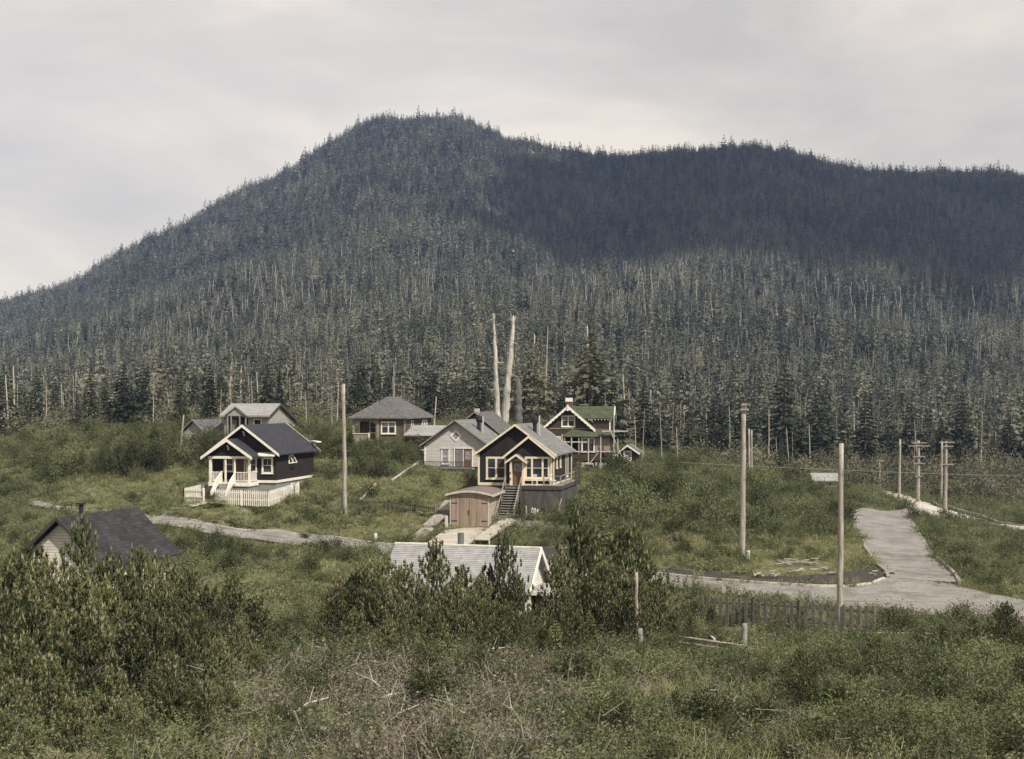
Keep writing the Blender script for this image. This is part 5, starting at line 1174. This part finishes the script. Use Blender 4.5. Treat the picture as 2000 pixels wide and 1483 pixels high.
for px, top, Y, w in [(640,1150,50,1.0),(700,1120,48,1.05),(745,1135,46,1.1),(825,1150,44,1.1),(890,1130,46,1.0),(930,1160,44,1.0),(985,1180,44,.9),(1060,1230,42,1.1),
  (1095,1090,50,1.1),(1160,1060,54,1.0),(1180,1095,49,1.1),(1265,1095,54,1.05),(1290,1150,52,1.1),(1335,1175,56,1.1),(1220,1165,47,1.1),(1130,1200,44,1.2),(590,1170,52,1.0),(560,1215,46,1.1),
  (690,1195,42,1.2),(760,1215,41,1.15),(850,1210,41,1.1),(620,1215,44,1.1),(1390,1185,57,1.0),(1350,1205,52,1.0),
  (30,1090,42,1.0),(90,1100,40,1.0),(140,1120,38,1.1),(210,1140,38,1.05),(245,1115,41,1.0),(320,1150,40,1.0),(370,1120,44,.95),(410,1150,42,1.05),(455,1135,46,1.0),(500,1170,43,1.05),
  (60,1190,33,1.1),(160,1210,32,1.15),(260,1230,33,1.1),(350,1235,34,1.15),(430,1250,35,1.1),(500,1270,36,1.1),(100,1290,28,1.2),(220,1310,28,1.2),(340,1330,28.5,1.2),(20,1330,27,1.2),(450,1340,30,1.1),(400,1400,27,1.1),(540,1370,30,1.0),
  (1562,1266,37,1.1),(1605,1285,36,1.0),(1535,1300,35,1.0),(1715,1246,43,1.1),(1690,1265,41,1.0),(1640,1335,32,1.1),(1400,1370,30,1.1),(1480,1355,31,1.0),(1845,1222,46,1.0),(1900,1205,48,1.0),(1965,1180,50,1.1),(1800,1330,33,1.0),(1320,1350,32,.9),(1240,1400,28,1.0),(1760,1385,29,1.1),(1930,1330,34,1.2),(-40,1150,38,1.1),(300,1092,45,1.1),(338,1108,46,1.1),(225,1088,44,1.0),(60,1075,46,1.0),(760,1098,49,1.1),(900,1112,48,1.1),(940,1128,47,1.1),(962,1108,49,.9),(1008,1122,49,1.0),(715,1105,50,1.1),(670,1130,50,1.1),(575,1240,42,1.1),(650,1260,38,1.1),(820,1255,38,1.0),(560,1300,35,1.1),(40,1250,30,1.2),(330,1280,31,1.2),(230,1370,26,1.2),(0,1390,25,1.2),(400,1330,29,1.1),(590,1400,28,1.0),(110,1215,36,1.0),(180,1180,35,1.0),(310,1200,36,1.0),(390,1200,37,1.0),(470,1210,39,1.0),(530,1235,40,1.0),(150,1360,26,1.2),(280,1400,26,1.2),(60,1420,24.5,1.2),(480,1430,26,1.0),(1110,1150,47,1.0),(1205,1110,50,1.1),(1240,1125,50,1.0),(1315,1195,50,1.0),(720,1160,47,1.0),(665,1170,45,1.0),(780,1165,43,1.0),(870,1150,47,.9),(1010,1200,43,.9),(2040,1230,45,1.1)]: pine(px, top, Y, w)

SAP = [spruce('sapling_crown', 230+i, FOL['pine'], 18, 9, 6, r=.36, gap=.12, low=.02, droop=.15) for i in range(2)]
for px, top, Y, lb in [(1150,1185,47,'low spreading dark spruce sapling below the clump of young pines'),(1085,1205,44,'spreading spruce sapling in the middle of the foreground'),(975,1215,45,'spruce sapling below the spindly pine'),
    (1180,1000,84,'small spruce on the slope above the clump of young pines'),(1330,1030,88,'small spruce at the lower edge of the overgrown mound'),(1010,1250,40,'low dark spruce sapling at the edge of the brambles'),
    (515,1060,84,'small dark spruce just below the main road at the left'),(700,990,100,'small spruce beside the tall left pole'),(1580,1010,104,'small spruce on the right side of the overgrown mound'),(1870,1180,58,'sapling by the roadside at the far right')]:
    x = (px-1000)/F*Y; z = h1(x, Y)-.1; hg = max(.8, (HOR-top)/F*Y-z); t = empty('spruce_sapling', (x, Y, z), random.uniform(0,6)); tag(t, lb, 'spruce')
    link('crown', random.choice(SAP), parent=t); link('trunk', PT, parent=t); t.scale = (hg, hg, hg)
# ------------------------------------------------------------------ poles
def pole(px, base, top, r, label, Y=None, arms=(), topx=None, mat=None, name='utility_pole', group=None, cat='pole'):
    Y = Y or G(px, base).y; x = (px-1000)/F*Y; z = h1(x, Y); zt = (HOR-top)/F*Y; xt = ((topx or px)-1000)/F*Y
    t = empty(name, (x, Y, z)); tag(t, label, cat, group); mb = MB()
    hg = zt-z; n = 7; pts = [((xt-x)*i/n+(random.uniform(-.02,.02) if 0 < i < n else 0), 0, -.4+(hg+.4)*i/n) for i in range(n+1)]
    mb.tube(pts, [r*(1.05-.35*i/n) for i in range(n+1)], 12); mb.build('shaft', mat or M['pole_wood'], t, smooth=True)
    for py, hw, ins in arms:
        za = (HOR-py)/F*Y-z; ox = (xt-x)*za/hg; arm = MB().box(ox-hw, ox+hw, -r-.1, -r-.0, za-.06, za+.06).build('crossarm', mat or M['grey_wood'], t)
        if ins:
            for s in range(ins):
                q = ox-hw*.92+2*hw*.92*s/max(1,ins-1)
                if abs(q-ox) > r*.9: MB().tube([(q,-r-.05,za+.061),(q,-r-.05,za+.13),(q,-r-.05,za+.15),(q,-r-.05,za+.25)], [.02,.02,.05,.03], 8).build('insulator', M['soot'], arm)
        if hw > .9:
            for sgn in (-1, 1): MB().bar((ox+sgn*hw*.5,-r-.05,za-.06),(ox,-r-.03,za-.55),.04,.03).build('brace', M['grey_wood'], t)
    return t
pole(674, 1012, 750, .18, 'tall bare pale pole standing in the grass left of the cottages', topx=671)
pole(1449, 1095, 788, .21, 'tall bare pale pole on the grassy bank above the main road bend', topx=1453, arms=((800,.28,2),(790,.22,0)))
pole(1640, 1228, 866, .155, 'tall bare pole rising from the grey picket fence at the roadside', Y=58, topx=1643)
pole(350, 876, 811, .11, 'short leaning bare pole beside the far left cottage', topx=359, Y=128)
pole(1756, 973, 858, .20, 'plain bare pole, left of the poles on the gravel road', Y=170, topx=1758)
pole(1793, 990, 861, .26, 'utility pole with four stacked crossarms beside the gravel road', Y=162, topx=1794, arms=((871,1.45,6),(865,1.0,4),(892,.78,4),(905,.78,4),(930,.45,0)))
pole(1838, 976, 862, .17, 'left pole of the close pair at the right, without crossarm of its own', Y=168, topx=1840)
pole(1846, 1018, 862, .22, 'right pole of the close pair at the right, with crossarms at its top and middle', Y=143, topx=1848, arms=((864,.9,4),(872,.75,4),(907,.8,4)))
pole(1718, 966, 899, .13, 'small distant pole with one crossarm above the gravel road', Y=182, arms=((900,.6,2),))
pole(1463, 912, 838, .16, 'left pole of a close pair seen just right of the bank pole', Y=150); pole(1468, 912, 840, .14, 'right pole of a close pair seen just right of the bank pole', Y=152)
pole(1243, 1225, 1118, .085, 'square weathered post standing among the young pines', Y=49, mat=M['pole_wood'], name='wooden_post', cat='post')
pole(1250, 1283, 1228, .13, 'short thick dark stub post in the foreground brush', mat=M['grey_wood'], name='wooden_post', cat='post')
pole(1454, 1264, 1218, .15, 'short thick stub post at the right end of the fallen beams', mat=M['grey_wood'], name='wooden_post', cat='post')
pole(1282, 1254, 1224, .22, 'low pale tree stump behind the left end of the fallen beams', mat=M['pale_wood'], name='tree_stump', cat='stump')
pole(1507, 1330, 1308, .16, 'small pale tree stump in the lower right brush', mat=M['pale_wood'], name='tree_stump', cat='stump')
pole(1461, 1098, 1075, .16, 'low grey stump right at the foot of the bank pole', mat=M['pale_wood'], name='tree_stump', cat='stump')
pole(1320, 1062, 1040, .3, 'dark broken stump on the grassy slope above the road', mat=M['bark'], name='tree_stump', cat='stump')
pole(733, 1058, 1042, .2, 'low tan stump on the grass beside the main road', mat=M['pale_wood'], name='tree_stump', cat='stump')
picket_fence('roadside_fence', 'weathered grey picket fence leaning along the lower side of the main road bend', 'fence', fpts((1372,1216,62),(1470,1221,60.5),(1560,1228,59),(1708,1240,57)), 1.32, M['fence_wood'], pitch=.335, pw=.165, gaps=.09)
def beam(pts, w, hh, label, mat=None, name='fallen_beam', cat='beam'):
    m_ = MB(); a, b = [G(p[0], p[1], .18) for p in pts]; d = (b-a)*.5
    m_.bar(a, b, w, hh); return tag(m_.build(name, mat or M['pale_wood']), label, cat)
beam(((1312,1254),(1468,1278)), .30, .2, 'long pale squared beam lying in the brush between two stub posts', M['log']); beam(((1305,1264),(1452,1287)), .22, .16, 'second beam lying in front of the long pale one', M['grey_wood'])
beam(((1376,1240),(1396,1258)), .1, .08, 'short pale board tilted up behind the fallen beams'); beam(((1672,1247),(1850,1250)), .3, .16, 'long pale beam on the ground right of the roadside fence', M['log'])
beam(((1240,1296),(1330,1262)), .16, .1, 'thin board crossing the left ends of the fallen beams', M['grey_wood'])

beam(((230,880),(302,894)), .22, .2, 'long fallen pale log on the rough slope at the far left', name='fallen_log', cat='log'); beam(((112,994),(146,997)), .2, .16, 'short pale log behind the charcoal roofed cottage', name='fallen_log', cat='log')
beam(((405,870),(425,884)), .2, .18, 'pale log end on the slope between the far left cottage and the dark bungalow', name='fallen_log', cat='log'); beam(((1120,1012),(1180,1004)), .16, .14, 'thin fallen log on the slope below the stilted cottage', M['log'], name='fallen_log', cat='log')
beam(((1290,1062),(1322,1046)), .2, .16, 'dark leaning log beside the broken stump above the road', M['bark'], name='fallen_log', cat='log')
def heap(px, py, n, spread, label):
    c = G(px, py); t = MB()
    for i in range(n):
        a = random.uniform(-1.2,1.0); l = random.uniform(.3,.95); o = Vector((random.uniform(-1,1)*spread, random.uniform(-.6,.6), 0)); p = c+o; d = Vector((math.cos(a), math.sin(a), 0))*l*.5
        z = lambda v: h1(v.x, v.y)+.1+.05*i/n*3
        q0 = p-d; q1 = p+d; q0.z = z(q0)+random.uniform(0,.12); q1.z = z(q1)+random.uniform(0,.12); t.tube([q0, q1], [random.uniform(.03,.075)]*2, 6)
    return tag(t.build('log_heap', M['log']), label, 'log pile')
heap(1558,1104,13,1.3,'heap of pale split logs on the bank right of the small round bush'); heap(1580,1120,11,1.4,'lower heap of scattered sticks just above the road kerb')
heap(1495,1130,8,.9,'small scatter of pale sticks on the dark soil left of the log heaps'); heap(1862,1035,12,1.5,'scattered grey driftlogs on the slope right of the side road')
heap(1885,1068,10,1.3,'second scatter of grey logs lower on the right slope'); heap(1115,1078,7,.8,'broken pale branches on the slope below the stilted cottage'); heap(1720,1125,5,.9,'grey logs piled in the left corner of the road junction')
# thin cable across the valley
cb = MB(); pts = []
for i in range(25):
    t_ = i/24; px = 1325+(1990-1325)*t_; Yc = 128+14*t_; py = 903+27*t_+10*t_*(1-t_); pts.append(((px-1000)/F*Yc, Yc, (HOR-py)/F*Yc))
cb.tube(pts, .012, 5); tag(cb.build('overhead_cable', M['wire']), 'thin overhead cable crossing in front of the forest at the right', 'cable')
# fallen pale branches among the brambles
for i, (px, py, l, a) in enumerate([(690,1335,1.6,.5),(730,1370,1.9,2.2),(760,1400,1.5,.3),(640,1300,1.3,2.5),(700,1260,.9,-.2),(820,1330,1.4,.9),(870,1290,1.2,2.8),(960,1300,1.3,.1),(780,1440,1.6,1.0),(1000,1430,1.3,2.0),(600,1420,1.4,.8),(880,1420,1.4,2.4)]):
    p = G(px, py, .45); d = Vector((math.cos(a), math.sin(a)*.6, .25))*l*.5; m_ = MB().tube([p-d, p+Vector((0,0,.1)), p+d], [.035,.028,.01], 6)
    m_.tube([p, p+Vector((d.x*.3, d.y*.4, .5))], [.02,.006], 5, cap=False)
    tag(m_.build('fallen_branch', M['pale_wood']), 'bare fallen branch lying on the brown brambles at the bottom of the view', 'branch', 'fallen branches on the brambles')
# ------------------------------------------------------------------ camera, light, sky
cam = bpy.data.cameras.new('camera'); co = bpy.data.objects.new('camera', cam); COL.objects.link(co)
cam.sensor_width = 36; cam.lens = 36*F/2000; cam.clip_end = 9000; cam.clip_start = .5
co.rotation_euler = (R(90), 0, 0); cam.shift_y = (HOR-741.5)/2000
SC.camera = co
sund = Vector((.50, -.56, .78)).normalized()       # towards the sun: behind the camera, to the right
el = math.asin(sund.z); az = math.atan2(sund.x, sund.y)
s = bpy.data.lights.new('sun', 'SUN'); s.energy = 5.0; s.angle = R(1.4); s.color = (1, .95, .87)
so = bpy.data.objects.new('sun', s); COL.objects.link(so); so.rotation_euler = sund.to_track_quat('Z', 'Y').to_euler()
w = bpy.data.worlds.new('World'); SC.world = w; w.use_nodes = True; nt = w.node_tree; nt.nodes.clear()
out = N(nt, 'ShaderNodeOutputWorld')
sky = N(nt, 'ShaderNodeTexSky', sky_type='NISHITA'); sky.sun_disc = False; sky.sun_elevation = el; sky.sun_rotation = az
bg1 = N(nt, 'ShaderNodeBackground'); bg1.inputs[1].default_value = .09; L(nt, sky.outputs[0], bg1.inputs[0])
tc = N(nt, 'ShaderNodeTexCoord'); mp = N(nt, 'ShaderNodeMapping'); mp.inputs['Scale'].default_value = (1.0, 1.0, 2.6); L(nt, tc.outputs['Generated'], mp.inputs[0])
nz = N(nt, 'ShaderNodeTexNoise'); nz.inputs['Scale'].default_value = 3.0; nz.inputs['Detail'].default_value = 9; nz.inputs['Roughness'].default_value = .55
nz.inputs['Distortion'].default_value = .35; L(nt, mp.outputs[0], nz.inputs['Vector'])
ccol = ramp(nt, nz.outputs[0], [(.34, (.58,.53,.475)), (.50, (.72,.65,.56)), (.64, (.90,.80,.66))])
bg2 = N(nt, 'ShaderNodeBackground'); bg2.inputs[1].default_value = 1.0; L(nt, ccol, bg2.inputs[0])
mx = N(nt, 'ShaderNodeMixShader'); mx.inputs[0].default_value = .88; L(nt, bg1.outputs[0], mx.inputs[1]); L(nt, bg2.outputs[0], mx.inputs[2])
L(nt, mx.outputs[0], out.inputs[0])
# the broken cloud whose shadow lies on the right half of the mountain
def cloud(cx, cy, cz, hx, hy, hz_):
    import bmesh
    b = bmesh.new(); bmesh.ops.create_icosphere(b, subdivisions=6, radius=1)
    for v in b.verts:
        d = v.co.copy(); n_ = mnoise.fractal(d*2.2+Vector((3,1,7)), 1.0, 2.1, 5); k = 1+.42*n_
        v.co = Vector((d.x*hx*k, d.y*hy*k, (d.z if d.z > 0 else d.z*.5)*hz_*k*(1+.6*mnoise.noise(d*5))))
    me = bpy.data.meshes.new('cloud'); b.to_mesh(me); b.free(); me.polygons.foreach_set('use_smooth', [True]*len(me.polygons))
    m, nt, out = newmat('cloud_white'); d = N(nt, 'ShaderNodeBsdfDiffuse'); d.inputs[0].default_value = (.8,.8,.8,1); t = N(nt, 'ShaderNodeBsdfTranslucent'); t.inputs[0].default_value = (.8,.8,.8,1)
    x = N(nt, 'ShaderNodeMixShader'); x.inputs[0].default_value = .4; L(nt, d.outputs[0], x.inputs[1]); L(nt, t.outputs[0], x.inputs[2]); L(nt, x.outputs[0], out.inputs[0])
    o = link('cloud', me, m); o.location = (cx, cy, cz); tag(o, kind='structure')
_t = 700/sund.z
cloud(430+sund.x*_t, 1185+sund.y*_t, 900, 415, 430, 70)
# air between the camera and the mountain
hz = MB().box(-1500, 1500, -80, 1950, -45, 520).build('haze', None); tag(hz, kind='stuff')
m, nt, out = newmat('haze_air'); pv = N(nt, 'ShaderNodeVolumePrincipled')
pv.inputs['Color'].default_value = (.45,.60,1,1); pv.inputs['Density'].default_value = .00013; pv.inputs['Anisotropy'].default_value = .1
L(nt, pv.outputs[0], out.inputs['Volume']); hz.data.materials.append(m)
SC.view_settings.view_transform = 'Standard'; SC.view_settings.look = 'None'; SC.view_settings.exposure = .3; SC.view_settings.gamma = 1
SC.render.resolution_x = 1024; SC.render.resolution_y = 759
if SC.render.engine != 'CYCLES': SC.render.engine = 'CYCLES'
SC.cycles.volume_bounces = 0; SC.cycles.max_bounces = 6; SC.cycles.transparent_max_bounces = 8
